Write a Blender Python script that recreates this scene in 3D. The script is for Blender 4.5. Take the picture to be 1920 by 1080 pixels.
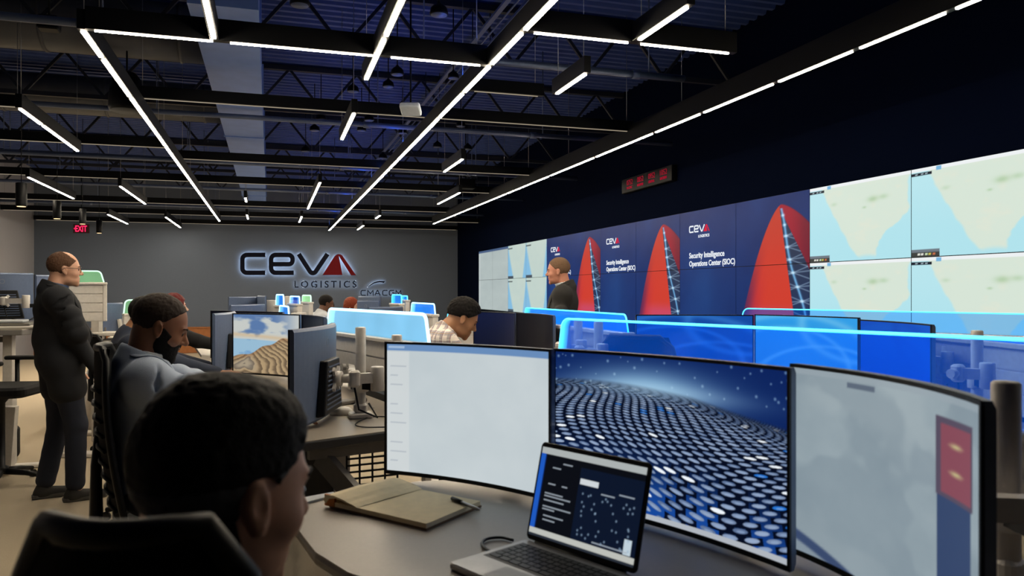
import bpy, bmesh, math, random
import numpy as np
from mathutils import Vector, Matrix, Euler

random.seed(7)
PI = math.pi
R = math.radians
scene = bpy.context.scene
for o in list(bpy.data.objects): bpy.data.objects.remove(o)
COL = scene.collection

# ------------------------------------------------------------------ camera
FPX, YAW, HOR, EYE = 1450.0, R(17.39), 546.0, 1.5     # focal length in pixels of the 1920 frame
cam_d = bpy.data.cameras.new('camera')
cam_d.sensor_width = 36.0
cam_d.lens = FPX / 1920 * 36.0
cam_d.shift_y = (HOR - 540) / 1920
cam_d.clip_start = 0.05; cam_d.clip_end = 100
cam_d.dof.use_dof = True; cam_d.dof.focus_distance = 7.0; cam_d.dof.aperture_fstop = 5.6
cam = bpy.data.objects.new('camera', cam_d); COL.objects.link(cam)
cam.location = (0, 0, EYE); cam.rotation_euler = (R(90), 0, -YAW)
scene.camera = cam
# ------------------------------------------------------------------ world, exposure
world = bpy.data.worlds.new('world'); scene.world = world; world.use_nodes = True
world.node_tree.nodes['Background'].inputs[0].default_value = (0.004, 0.006, 0.012, 1)
world.node_tree.nodes['Background'].inputs[1].default_value = 0.5
vs = scene.view_settings
vs.view_transform = 'Standard'; vs.look = 'None'; vs.exposure = 0.0; vs.gamma = 1.0
vs.use_curve_mapping = False
LED = 105.0          # radiance of the warm ceiling strips
DOWN = 55.0         # watts of each cylinder downlight
scene.cycles.max_bounces = 6; scene.cycles.diffuse_bounces = 4; scene.cycles.glossy_bounces = 3
scene.cycles.transparent_max_bounces = 16; scene.cycles.transmission_bounces = 4
scene.cycles.sample_clamp_indirect = 3.0
scene.cycles.use_denoising = True
scene.cycles.caustics_reflective = False; scene.cycles.caustics_refractive = False

# ------------------------------------------------------------------ where things stand
CA, SA = math.cos(YAW), math.sin(YAW)
def floor_xy(lat, D):                       # camera-frame lateral / forward distance -> room x, y
    return (lat*CA + D*SA, D*CA - lat*SA)
def wxy(px, D): return floor_xy((px-960)/FPX*D, D)
def wz(py, D): return EYE - (py-HOR)/FPX*D
def W(px, D, z): x, y = wxy(px, D); return Vector((x, y, z))
def WP(px, py, D): return W(px, D, wz(py, D))
def WZ(px, py, z):
    D = FPX*(EYE-z)/(py-HOR); return W(px, D, z)

# ------------------------------------------------------------------ materials
def lin(c):
    def f(u):
        u = u/255.0
        return u/12.92 if u <= .04045 else ((u+.055)/1.055)**2.4
    return tuple(f(u) for u in c)
MATS = {}
def mat(name, rgb, rough=.6, metal=0.0, var=.12, scale=40, bump=0.0, spec=.5, coat=0.0):
    """principled material whose colour and gloss vary a little through a noise texture"""
    if name in MATS: return MATS[name]
    m = bpy.data.materials.new(name); m.use_nodes = True; MATS[name] = m
    nt = m.node_tree; b = nt.nodes['Principled BSDF']
    tc = nt.nodes.new('ShaderNodeTexCoord'); nz = nt.nodes.new('ShaderNodeTexNoise')
    nz.inputs['Scale'].default_value = scale; nz.inputs['Detail'].default_value = 3
    nt.links.new(tc.outputs['Object'], nz.inputs['Vector'])
    mx = nt.nodes.new('ShaderNodeMix'); mx.data_type = 'RGBA'
    l = lin(rgb)
    mx.inputs[6].default_value = (*[u*(1-var) for u in l], 1)
    mx.inputs[7].default_value = (*[min(1, u*(1+var)) for u in l], 1)
    nt.links.new(nz.outputs['Fac'], mx.inputs[0]); nt.links.new(mx.outputs[2], b.inputs['Base Color'])
    b.inputs['Roughness'].default_value = rough; b.inputs['Metallic'].default_value = metal
    b.inputs['Specular IOR Level'].default_value = spec
    b.inputs['Coat Weight'].default_value = coat
    if bump:
        bp = nt.nodes.new('ShaderNodeBump'); bp.inputs['Strength'].default_value = bump
        bp.inputs['Distance'].default_value = .01
        nt.links.new(nz.outputs['Fac'], bp.inputs['Height']); nt.links.new(bp.outputs[0], b.inputs['Normal'])
    return m
def emis(name, rgb, strength):
    if name in MATS: return MATS[name]
    m = bpy.data.materials.new(name); m.use_nodes = True; MATS[name] = m
    nt = m.node_tree; nt.nodes.clear()
    e = nt.nodes.new('ShaderNodeEmission'); o = nt.nodes.new('ShaderNodeOutputMaterial')
    e.inputs[0].default_value = (*lin(rgb), 1); e.inputs[1].default_value = strength
    nt.links.new(e.outputs[0], o.inputs[0]); return m
def screen_mat(name, strength=1.0, gloss=.06):
    """a lit display: shows the picture held in the mesh's colour attribute, under a slightly glossy face"""
    if name in MATS: return MATS[name]
    m = bpy.data.materials.new(name); m.use_nodes = True; MATS[name] = m
    nt = m.node_tree; b = nt.nodes['Principled BSDF']
    at = nt.nodes.new('ShaderNodeVertexColor'); at.layer_name = 'picture'
    b.inputs['Base Color'].default_value = (.004, .004, .006, 1)
    b.inputs['Roughness'].default_value = .35
    b.inputs['Specular IOR Level'].default_value = gloss
    nt.links.new(at.outputs[0], b.inputs['Emission Color']); b.inputs['Emission Strength'].default_value = strength
    return m
def acrylic(name, tint, glow, gs, clear=.75):
    """edge-lit acrylic: see-through, tinted, with light scattered in the sheet"""
    if name in MATS: return MATS[name]
    m = bpy.data.materials.new(name); m.use_nodes = True; MATS[name] = m
    nt = m.node_tree; nt.nodes.clear()
    t = nt.nodes.new('ShaderNodeBsdfTransparent'); t.inputs[0].default_value = (*lin(tint), 1)
    g = nt.nodes.new('ShaderNodeBsdfGlossy'); g.inputs['Roughness'].default_value = .08
    e = nt.nodes.new('ShaderNodeEmission'); e.inputs[0].default_value = (*lin(glow), 1)
    nz = nt.nodes.new('ShaderNodeTexNoise'); nz.inputs['Scale'].default_value = 3.0
    tc = nt.nodes.new('ShaderNodeTexCoord'); nt.links.new(tc.outputs['Object'], nz.inputs['Vector'])
    mr = nt.nodes.new('ShaderNodeMapRange'); mr.inputs[3].default_value = gs*.7; mr.inputs[4].default_value = gs*1.3
    nt.links.new(nz.outputs['Fac'], mr.inputs[0]); nt.links.new(mr.outputs[0], e.inputs[1])
    fr = nt.nodes.new('ShaderNodeFresnel'); fr.inputs[0].default_value = 1.3
    a = nt.nodes.new('ShaderNodeMixShader'); nt.links.new(fr.outputs[0], a.inputs[0])
    nt.links.new(t.outputs[0], a.inputs[1]); nt.links.new(g.outputs[0], a.inputs[2])
    b = nt.nodes.new('ShaderNodeAddShader'); nt.links.new(a.outputs[0], b.inputs[0]); nt.links.new(e.outputs[0], b.inputs[1])
    o = nt.nodes.new('ShaderNodeOutputMaterial'); nt.links.new(b.outputs[0], o.inputs[0])
    return m

# ------------------------------------------------------------------ objects
def prop(o, label=None, cat=None, group=None, kind=None):
    if label: o['label'] = label
    if cat: o['category'] = cat
    if group: o['group'] = group
    if kind: o['kind'] = kind
    return o
def thing(name, label, cat, loc=(0, 0, 0), rz=0.0, group=None):
    o = bpy.data.objects.new(name, None); COL.objects.link(o)
    o.empty_display_size = .1
    o.location = loc; o.rotation_euler = (0, 0, rz)
    return prop(o, label, cat, group)
def link_mesh(name, me, parent=None, smooth=False):
    o = bpy.data.objects.new(name, me); COL.objects.link(o)
    if parent is not None: o.parent = parent
    if smooth:
        me.polygons.foreach_set('use_smooth', [True]*len(me.polygons))
    return o
def copy_tree(o, parent=None):
    c = o.copy(); COL.objects.link(c); c.parent = parent
    for ch in list(o.children): copy_tree(ch, c)
    return c
def frame3(d, up=Vector((0, 0, 1))):
    d = Vector(d).normalized()
    s = d.cross(up)
    if s.length < 1e-4: s = d.cross(Vector((1, 0, 0)))
    s.normalize(); u = s.cross(d).normalized()
    return s, u, d
class MB:
    """collects shapes and links them as ONE mesh object"""
    def __init__(self): self.v = []; self.f = []; self.s = []
    def add(self, vs, fs, M=None, smooth=False):
        n = len(self.v)
        for p in vs:
            p = Vector(p)
            if M is not None: p = M @ p
            self.v.append(p)
        for f in fs: self.f.append([i+n for i in f]); self.s.append(smooth)
        return self
    def box(self, c, s, rz=0, M=None):
        x, y, z = s[0]/2, s[1]/2, s[2]/2
        vs = [(-x,-y,-z),(x,-y,-z),(x,y,-z),(-x,y,-z),(-x,-y,z),(x,-y,z),(x,y,z),(-x,y,z)]
        fs = [(3,2,1,0),(4,5,6,7),(0,1,5,4),(1,2,6,5),(2,3,7,6),(3,0,4,7)]
        T = Matrix.Translation(Vector(c)) @ Matrix.Rotation(rz, 4, 'Z')
        if M is not None: T = M @ T
        return self.add(vs, fs, T)
    def rbox(self, c, s, r=.01, M=None, rz=0, seg=3):
        """box whose vertical edges are rounded (radius r) and whose top and bottom edges are chamfered"""
        x, y, z = s[0]/2, s[1]/2, s[2]/2; r = min(r, x*.98, y*.98)
        ch = min(r*.5, z*.5)
        def ring(inset, zz):
            pts = []
            for cx, cy, a0 in ((x-r, y-r, 0), (-x+r, y-r, 90), (-x+r, -y+r, 180), (x-r, -y+r, 270)):
                for k in range(seg+1):
                    a = R(a0 + 90*k/seg); rr = r-inset
                    pts.append((cx+rr*math.cos(a), cy+rr*math.sin(a), zz))
            return pts
        rings = [ring(ch, -z), ring(0, -z+ch), ring(0, z-ch), ring(ch, z)]
        n = len(rings[0]); vs = [p for q in rings for p in q]; fs = []
        for k in range(3):
            for i in range(n): fs.append((k*n+i, k*n+(i+1)%n, (k+1)*n+(i+1)%n, (k+1)*n+i))
        fs.append(tuple(reversed(range(n)))); fs.append(tuple(range(3*n, 4*n)))
        T = Matrix.Translation(Vector(c)) @ Matrix.Rotation(rz, 4, 'Z')
        if M is not None: T = M @ T
        return self.add(vs, fs, T)
    def bar(self, p, q, w, h):
        p, q = Vector(p), Vector(q); s, u, d = frame3(q-p)
        vs = []
        for c in (p, q):
            for a, b in ((-1,-1),(1,-1),(1,1),(-1,1)): vs.append(c + s*a*w/2 + u*b*h/2)
        return self.add(vs, [(0,1,2,3),(7,6,5,4),(0,4,5,1),(1,5,6,2),(2,6,7,3),(3,7,4,0)])
    def tube(self, pts, r, n=10, closed=False, cap=True):
        pts = [Vector(p) for p in pts]; m = len(pts)
        rr = r if isinstance(r, (list, tuple)) else [r]*m
        vs = []; ref = None
        for i, p in enumerate(pts):
            if closed: d = pts[(i+1) % m]-pts[i-1]
            else: d = pts[min(i+1, m-1)]-pts[max(i-1, 0)]
            if d.length < 1e-9: d = Vector((0, 0, 1))
            d.normalize()
            if ref is None: s, u, _ = frame3(d); ref = s
            s = ref - d*ref.dot(d)
            if s.length < 1e-5: s = frame3(d)[0]
            s.normalize(); ref = s; u = s.cross(d)
            for k in range(n):
                a = 2*PI*k/n; vs.append(p + (s*math.cos(a)+u*math.sin(a))*rr[i])
        fs = []
        for i in range(m if closed else m-1):
            j = (i+1) % m
            for k in range(n): fs.append((i*n+k, i*n+(k+1) % n, j*n+(k+1) % n, j*n+k))
        self.add(vs, fs, smooth=True)
        if cap and not closed:
            a = len(self.v)-m*n
            self.f.append([a+k for k in reversed(range(n))]); self.s.append(False)
            self.f.append([a+(m-1)*n+k for k in range(n)]); self.s.append(False)
        return self
    def lathe(self, prof, c=(0, 0, 0), n=20, M=None):
        vs = []; fs = []; m = len(prof)
        for r, z in prof:
            for k in range(n):
                a = 2*PI*k/n; vs.append((c[0]+r*math.cos(a), c[1]+r*math.sin(a), c[2]+z))
        for i in range(m-1):
            for k in range(n): fs.append((i*n+k, i*n+(k+1) % n, (i+1)*n+(k+1) % n, (i+1)*n+k))
        fs.append(tuple(reversed(range(n)))); fs.append(tuple((m-1)*n+k for k in range(n)))
        return self.add(vs, fs, M, smooth=True)
    def prism(self, poly, z0, z1, M=None):
        n = len(poly); vs = [(x, y, z0) for x, y in poly]+[(x, y, z1) for x, y in poly]
        fs = [tuple(reversed(range(n))), tuple(range(n, 2*n))]
        for i in range(n): fs.append((i, (i+1) % n, n+(i+1) % n, n+i))
        return self.add(vs, fs, M)
    def ribbon(self, path, w, fn, d0, d1):
        """thick stroke along a 2-D path; fn(x, y, depth) gives the 3-D point"""
        path = [Vector(p) for p in path]; m = len(path); Ls = []; Rs = []
        for i, p in enumerate(path):
            a = (path[i]-path[i-1]).normalized() if i else None
            b = (path[i+1]-path[i]).normalized() if i < m-1 else None
            t = ((a or b)+(b or a)).normalized(); nrm = Vector((-t.y, t.x))
            k = 1.0
            if a is not None and b is not None: k = 1/max(.5, math.sqrt(max(0.0, (1+a.dot(b))/2)))
            Ls.append(p+nrm*w/2*k); Rs.append(p-nrm*w/2*k)
        vs = []
        for L_, R_ in zip(Ls, Rs):
            vs += [fn(L_.x, L_.y, d0), fn(R_.x, R_.y, d0), fn(R_.x, R_.y, d1), fn(L_.x, L_.y, d1)]
        fs = []
        for i in range(m-1):
            a, b = i*4, i*4+4
            for k in range(4): fs.append((a+k, a+(k+1) % 4, b+(k+1) % 4, b+k))
        fs += [(3, 2, 1, 0), tuple((m-1)*4+k for k in range(4))]
        return self.add(vs, fs)
    def slab(self, poly, fn, d0, d1):
        n = len(poly); vs = [fn(x, y, d0) for x, y in poly]+[fn(x, y, d1) for x, y in poly]
        fs = [tuple(reversed(range(n))), tuple(range(n, 2*n))]
        for i in range(n): fs.append((i, (i+1) % n, n+(i+1) % n, n+i))
        return self.add(vs, fs)
    def text(self, s, fn, x0, x1, y0, y1, d0, d1, bold=0.0, space=1.0):
        """lettering fitted into the box x0..x1, y0..y1 of the plane given by fn(x, y, depth)"""
        cu = bpy.data.curves.new('letters', 'FONT'); cu.body = s; cu.size = 1; cu.offset = bold
        cu.space_character = space; cu.resolution_u = 4
        ob = bpy.data.objects.new('letters', cu); COL.objects.link(ob)
        bpy.context.view_layer.update()
        me = bpy.data.meshes.new_from_object(ob.evaluated_get(bpy.context.evaluated_depsgraph_get()))
        vs = [v.co.copy() for v in me.vertices]; fs = [tuple(p.vertices) for p in me.polygons]
        bpy.data.objects.remove(ob); bpy.data.curves.remove(cu); bpy.data.meshes.remove(me)
        if not vs: return self
        ax, bx = min(v.x for v in vs), max(v.x for v in vs); ay, by = min(v.y for v in vs), max(v.y for v in vs)
        q = [(x0+(v.x-ax)/(bx-ax)*(x1-x0), y0+(v.y-ay)/(by-ay)*(y1-y0)) for v in vs]
        n = len(q); V = [fn(x, y, d0) for x, y in q]+[fn(x, y, d1) for x, y in q]
        F = [tuple(reversed(f)) for f in fs]+[tuple(i+n for i in f) for f in fs]
        from collections import Counter
        ec = Counter(); 
        for f in fs:
            for i in range(len(f)): ec[(f[i], f[(i+1) % len(f)])] += 1
        for (a, b) in list(ec):
            if (b, a) not in ec: F.append((a, b, b+n, a+n))
        return self.add(V, F)
    def build(self, name, m, parent=None, bevel=0.0, smooth=False, seg=2):
        me = bpy.data.meshes.new(name); me.from_pydata([tuple(p) for p in self.v], [], self.f); me.update()
        me.polygons.foreach_set('use_smooth', [bool(smooth or x) for x in self.s])
        if m is not None: me.materials.append(m)
        o = bpy.data.objects.new(name, me); COL.objects.link(o)
        if parent is not None: o.parent = parent
        if bevel:
            md = o.modifiers.new('edge', 'BEVEL'); md.width = bevel; md.segments = seg; md.limit_method = 'ANGLE'
        return o
def picture_mesh(name, nu, nv, pos, content, m, parent=None):
    """a display face: grid of nu x nv cells, pos(u, v) -> points, content(u, v) -> sRGB 0..255 arrays"""
    u, v = np.meshgrid(np.linspace(0, 1, nu+1), np.linspace(0, 1, nv+1))
    P = pos(u, v); P = np.stack([np.broadcast_to(a, u.shape) for a in P], -1).reshape(-1, 3)
    i = np.arange((nu+1)*(nv+1)).reshape(nv+1, nu+1)
    F = np.stack([i[:-1, :-1], i[:-1, 1:], i[1:, 1:], i[1:, :-1]], -1).reshape(-1, 4)
    me = bpy.data.meshes.new(name)
    me.vertices.add(len(P)); me.vertices.foreach_set('co', P.astype(np.float32).ravel())
    me.loops.add(F.size); me.loops.foreach_set('vertex_index', F.astype(np.int32).ravel())
    me.polygons.add(len(F)); me.polygons.foreach_set('loop_start', np.arange(0, F.size, 4, dtype=np.int32))
    me.update(calc_edges=True); me.validate()
    me.polygons.foreach_set('use_smooth', [True]*len(F))
    c = content(u, v); c = np.stack([np.broadcast_to(a, u.shape) for a in c], -1).reshape(-1, 3)
    c = np.clip(c, 0, 255)/255.0
    c = np.where(c <= .04045, c/12.92, ((c+.055)/1.055)**2.4)
    at = me.color_attributes.new('picture', 'FLOAT_COLOR', 'POINT')
    at.data.foreach_set('color', np.concatenate([c, np.ones((len(c), 1))], 1).astype(np.float32).ravel())
    me.materials.append(m)
    o = bpy.data.objects.new(name, me); COL.objects.link(o)
    if parent is not None: o.parent = parent
    return o
# numpy picture helpers
def sst(a, b, x):
    t = np.clip((x-a)/(b-a), 0, 1); return t*t*(3-2*t)
def vnoise(x, y, seed=0):
    xi, yi = np.floor(x), np.floor(y); fx, fy = x-xi, y-yi
    def h(a, b): return np.modf(np.abs(np.sin(a*127.1+b*311.7+seed*74.7)*43758.5453))[0]
    fx = fx*fx*(3-2*fx); fy = fy*fy*(3-2*fy)
    return (h(xi, yi)*(1-fx)+h(xi+1, yi)*fx)*(1-fy)+(h(xi, yi+1)*(1-fx)+h(xi+1, yi+1)*fx)*fy
def fbm(x, y, seed=0, o=4):
    s = 0; a = .5
    for k in range(o): s = s+a*vnoise(x*2**k, y*2**k, seed+k); a /= 2
    return s/(1-.5**o)
def blend(c, m, col):
    return [c[k]*(1-m)+m*(col[k]) for k in range(3)]
def rect(u, v, a, b, c, d): return ((u >= a) & (u <= b) & (v >= c) & (v <= d)).astype(float)

def smooth_pts(pts, k=5):
    P = [Vector(p) for p in pts]; out = []
    for i in range(len(P)-1):
        a, b, c, d = P[max(i-1, 0)], P[i], P[i+1], P[min(i+2, len(P)-1)]
        for q in range(k):
            t = q/k; out.append(.5*((2*b)+(c-a)*t+(2*a-5*b+4*c-d)*t*t+(3*b-a-3*c+d)*t**3))
    return out+[P[-1]]
# common materials
M_black = mat('black_plastic', (10, 11, 14), .45, spec=.3)
M_satin = mat('black_satin_metal', (5, 6, 9), .5, spec=.15)
M_back = mat('monitor_shell_slate', (96, 112, 142), .42, .15)
M_white = mat('white_powder_coat', (220, 215, 208), .45)
M_lam = mat('desk_laminate_taupe', (160, 151, 138), .36, scale=120, var=.08)
M_edge = mat('desk_edge_charcoal', (52, 51, 50), .5)
M_dark = mat('dark_fabric', (13, 13, 15), .85, bump=.3, scale=300)
M_mesh = mat('chair_mesh_black', (6, 6, 8), .85, bump=.4, scale=400, spec=.15)
M_steel = mat('brushed_steel', (150, 150, 152), .3, .9)
M_led = emis('warm_white_led', (255, 239, 212), LED)
M_halo = emis('white_halo_led', (225, 240, 255), 11.0)
M_blue_led = emis('blue_edge_led', (84, 208, 255), 3.2)
M_bright_led = emis('ice_blue_edge_led', (170, 225, 255), 2.6)
M_green_led = emis('green_white_edge_led', (200, 245, 215), 1.6)
M_scr = screen_mat('lit_display', 1.0)
# ================================================================== the room
XR, YB, XL, YF, ZC = 4.8, 20.2, -5.16, -2.5, 4.35
m_floor = mat('beige_carpet', (186, 172, 148), .95, bump=.5, scale=260, var=.22)
m_grey = mat('grey_wall_with_blue_spill', (95, 104, 119), .8, scale=30, var=.05, spec=.2)  # bluish tint puts the video wall's blue cast into the grey paint
m_side = mat('pale_grey_wall_paint', (150, 150, 156), .8, scale=30, var=.05)
m_navy = mat('midnight_wall_paint', (3, 9, 28), .95, scale=30, var=.08, spec=.03)
m_deck = mat('metal_deck_with_blue_spill', (58, 80, 140), .6, .1, scale=8, var=.25)  # blue light under the roof is put into the deck colour
m_roofsteel = mat('dark_roof_steel', (30, 34, 46), .6, .2)
m_duct = mat('duct_with_blue_spill', (104, 134, 200), .5, .1, scale=6, var=.15)  # grey duct; the blue light falling on it is painted into its colour
m_rduct = mat('dim_round_duct', (86, 88, 92), .5, .4, scale=6, var=.2)
m_pipe = mat('painted_pipe', (88, 100, 128), .4, .4)
m_wood = mat('oak_wainscot', (158, 98, 50), .55, scale=12, var=.25)
def struct(name, mb, m, **k):
    o = mb.build(name, m, **k); o['kind'] = 'structure'; return o
t = .15
struct('floor', MB().box(((XL+XR)/2, (YB+YF)/2, -.05), (XR-XL+2*t, YB-YF+2*t, .1)), m_floor)
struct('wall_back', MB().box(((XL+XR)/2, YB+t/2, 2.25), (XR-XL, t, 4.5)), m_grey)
struct('wall_right', MB().box((XR+t/2, (YB+YF)/2, 2.25), (t, YB-YF+2*t, 4.5)), m_navy)
struct('wall_left', MB().box((XL-t/2, (YB+YF)/2, 2.25), (t, YB-YF+2*t, 4.5)), m_side)
struct('wall_front', MB().box(((XL+XR)/2, YF-t/2, 2.25), (XR-XL, t, 4.5)), m_navy)
struct('baseboard_back', MB().box(((XL-.6)/2, YB-.02, .31), (-.6-XL, .03, .6)).box(((XL-.6)/2, YB-.03, .62), (-.6-XL, .05, .03)), m_wood)
# corrugated roof deck: ribs run across the room
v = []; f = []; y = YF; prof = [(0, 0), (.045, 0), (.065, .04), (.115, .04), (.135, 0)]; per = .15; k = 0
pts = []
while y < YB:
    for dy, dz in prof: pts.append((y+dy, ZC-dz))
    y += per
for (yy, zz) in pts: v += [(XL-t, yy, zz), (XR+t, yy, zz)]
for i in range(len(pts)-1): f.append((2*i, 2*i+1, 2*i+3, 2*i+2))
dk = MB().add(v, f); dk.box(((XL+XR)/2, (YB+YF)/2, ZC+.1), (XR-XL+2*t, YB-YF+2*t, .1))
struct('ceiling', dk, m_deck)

# open-web roof trusses across the room
def truss(y, z0, z1, label):
    T = thing('roof_truss', label, 'truss', ((XL+XR)/2, y, z0), 0, 'open-web trusses under the roof deck')
    w = (XR-XL)/2-.02
    MB().bar((-w, 0, .03), (w, 0, .03), .05, .05).build('bottom_chord', m_roofsteel, T)
    MB().bar((-w, 0, z1-z0-.03), (w, 0, z1-z0-.03), .07, .06).build('top_chord', m_roofsteel, T)
    n = 12; web = MB()
    for i in range(n):
        x0 = -w+2*w*i/n; x1 = -w+2*w*(i+1)/n; xm = (x0+x1)/2
        web.bar((x0, 0, .03), (xm, 0, z1-z0-.04), .03, .03).bar((xm, 0, z1-z0-.04), (x1, 0, .03), .03, .03)
    web.build('web', m_roofsteel, T)
    return T
for i, y in enumerate((4.6, 7.3, 10.0, 12.7, 15.4, 18.1)):
    truss(y, 3.72, 4.3, 'dark steel open-web truss spanning the ceiling, %s from the camera' % ['first', 'second', 'third', 'fourth', 'fifth', 'sixth'][i])

# painted pipes across the room
for i, (y, z, r, x1) in enumerate([(5.82, 3.3, .028, 3.35), (8.45, 3.3, .026, 4.7), (11.5, 3.3, .03, 4.7), (11.75, 3.36, .02, 4.7), (14.3, 3.28, .026, 4.7), (17.2, 3.25, .026, 4.7)]):
    o = MB().tube([(XL+.02, y, z), (-1.5, y, z), (x1, y, z)], r, 10)
    for cx in (-3.4, -1.2, 1.0, 2.9):
        o.tube([(cx-.035, y, z), (cx+.035, y, z)], r*1.35, 10)
        o.tube([(cx+.12, y, z+r), (cx+.12, y, 4.28)], .006, 6)
    prop(o.build('ceiling_pipe', m_pipe), 'painted steel pipe running across the ceiling, %s from the camera' % ['first', 'second', 'third', 'thinner fourth', 'fifth', 'sixth'][i], 'pipe', 'pipes across the ceiling')

# ducts
def rnd_duct(y, z, r, x1, label):
    T = thing('round_duct', label, 'air duct', (XL, y, z), 0, 'round ducts on the left of the ceiling')
    MB().tube([(0.01, 0, 0), (x1-XL, 0, 0)], r, 28).build('duct_pipe', m_rduct, T)
    for k in range(4):
        x = .9+k*1.15
        if x < x1-XL-.1: MB().tube([(x-.015, 0, 0), (x+.015, 0, 0)], r+.008, 28).build('joint_band', m_rduct, T)
    for x in (1.4, 3.4): MB().tube([(x, 0, r), (x, 0, 4.3-z)], .008, 6).build('hanger', m_roofsteel, T)
rnd_duct(8.05, 3.98, .27, -.16, 'large round grey duct nearest the camera, meeting the flat duct')
rnd_duct(10.9, 3.96, .24, -.16, 'round grey duct behind the nearer round duct')
T = thing('flat_duct', 'pale grey rectangular duct, blue light painted in, running away along the ceiling', 'air duct', (0, 0, 3.36))
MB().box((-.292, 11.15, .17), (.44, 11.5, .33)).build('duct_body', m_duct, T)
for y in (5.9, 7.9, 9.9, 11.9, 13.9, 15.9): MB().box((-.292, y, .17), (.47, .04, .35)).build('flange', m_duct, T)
def top_z(x, y):
    """height at which something hung at x, y meets what carries it"""
    if -.53 < x < -.05 and 5.35 < y < 16.95: return 3.358
    for yc, zc, r in ((8.05, 3.98, .27), (10.9, 3.96, .24)):
        if x < -.1 and abs(y-yc) < r: return zc-math.sqrt(r*r-(y-yc)**2)+.004
    return 4.29
T = thing('cable_tray', 'pair of slotted steel rails hung lengthwise below the deck', 'cable tray', (2.0, 0, 3.95))
for dx in (-.09, .09):
    MB().bar((dx, 4.0, 0), (dx, 19.5, 0), .045, .025).build('rail', m_pipe, T)
MB().bar((0, 4.2, .0), (0, 19.2, 0), .012, .012).build('conduit', m_pipe, T)
for i, y in enumerate((5.0, 7.4, 9.8, 12.2)):
    MB().tube([(-.09, y, .36), (-.09, y, 0), (.09, y, 0), (.09, y, .36)], .006, 6).build('hanger', m_roofsteel, T)

# ================================================================== ceiling light runs
ZL = 3.0; HL = 1.5
def lx(px, py): p = WZ(px, py, ZL); return p
def light_run(label, p, q, segs, lit=1, wid=.05, drop=.115, group=None, dim=False, lens_w=None, zz=0.0, up=False):
    """black profile hung from the roof with luminous strips in its underside; segs are fractions (a, b) of its length"""
    p, q = Vector(p), Vector(q); L = (q-p).length; ang = math.atan2(q.y-p.y, q.x-p.x)
    T = thing('linear_light', label, 'ceiling light', (p.x, p.y, ZL+zz), ang, group)
    MB().box((L/2, 0, drop/2+.003), (L+.02, wid, drop)).build('profile', M_satin, T, bevel=.003)
    for a, b in segs:
        MB().box((L*(a+b)/2, 0, -.001), (L*(b-a)-.075, (lens_w or wid*.5), .006)).build('diffuser', M_led if not dim else M_dimled, T)
    if up:
        MB().box((L/2, 0, drop+.006), (L-.1, wid*.6, .004)).build('added_uplight', M_added_uplight, T)  # added blue strip, made up to wash the roof deck with blue
    n = max(2, int(L/2.6)+1)
    for k in range(n):
        x = min(L-.06, .06+(L-.12)*k/(n-1)); MB().tube([(x, 0, drop), (x, 0, top_z(p.x+x*math.cos(ang), p.y+x*math.sin(ang))-ZL-zz)], .0025, 5).build('hanging_wire', M_steel, T)
    return T
M_added_uplight = emis('added_blue_uplight', (50, 110, 255), 16.0)
M_dimled = emis('dim_edge_led', (255, 236, 205), .35)
def fr(total, cuts):
    e = [0]+cuts+[1]; return [(e[i], e[i+1]) for i in range(len(e)-1)]
def along_y(X, y0, y1, ycuts, label, **k):
    return light_run(label, (X, y0, ZL), (X, y1, ZL), fr(1, [(c-y0)/(y1-y0) for c in ycuts]), **k)
along_y(-1.03, 4.97, 17.7, [5.55, 6.6, 8.7, 9.5, 11.4, 13.2, 15.4], 'long warm light line on the left running from the near corner to the back wall')
along_y(1.40, 2.9, 19.6, [4.25, 4.95, 5.7, 6.6, 8.85, 9.5, 11.4, 13.4, 15.4, 17.5], 'long warm light line down the middle of the ceiling to the logo wall', up=True)
along_y(3.48, .6, 17.0, [1.9, 2.55, 3.25, 3.95, 4.75, 5.75, 6.6, 8.0, 9.48, 11.4, 13.2, 15.0], 'warm light line beside the dark video wall', drop=.17, lens_w=.018)
# crossing runs
light_run('near crossing light line between the left and middle lines', (-1.0, 4.97, 0), (1.37, 4.97, 0), [(0, .30), (.31, .71), (.72, 1)], lens_w=.010, drop=.13)
light_run('short crossing light line right of the middle line', (1.43, 4.25, 0), (2.80, 4.25, 0), [(0, .49), (.5, 1)], lens_w=.010, drop=.13)
for lab, x0, x1, y in (('dark crossing profile left of the left line, near the round duct', -5.1, -2.02, 7.22), ('dark crossing profile with a thin pale edge, second from the camera', -1.0, 3.44, 6.6),
                       ('short dark crossing profile right of the middle line', 1.43, 2.12, 5.62), ('dark crossing profile on the left, above the exit sign side', -5.1, -1.06, 8.81),
                       ('dark crossing profile with a thin pale edge, third from the camera', -1.0, 3.44, 9.48), ('dark crossing profile with a thin pale edge, fourth from the camera', -5.1, 3.44, 11.4),
                       ('dark crossing profile, fifth from the camera', -5.1, 3.44, 14.4), ('dark crossing profile, sixth from the camera', -5.1, 4.65, 16.4), ('dark crossing profile closest to the logo wall', -5.1, 4.65, 18.5)):
    light_run(lab, (x0*1.08, y*1.08, 0) if x0 > -5 else (x0, y*1.08, 0), (x1*1.02, y*1.08, 0), [(0, 1)], lens_w=.008, drop=.10, dim=True, zz=.12)
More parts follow.
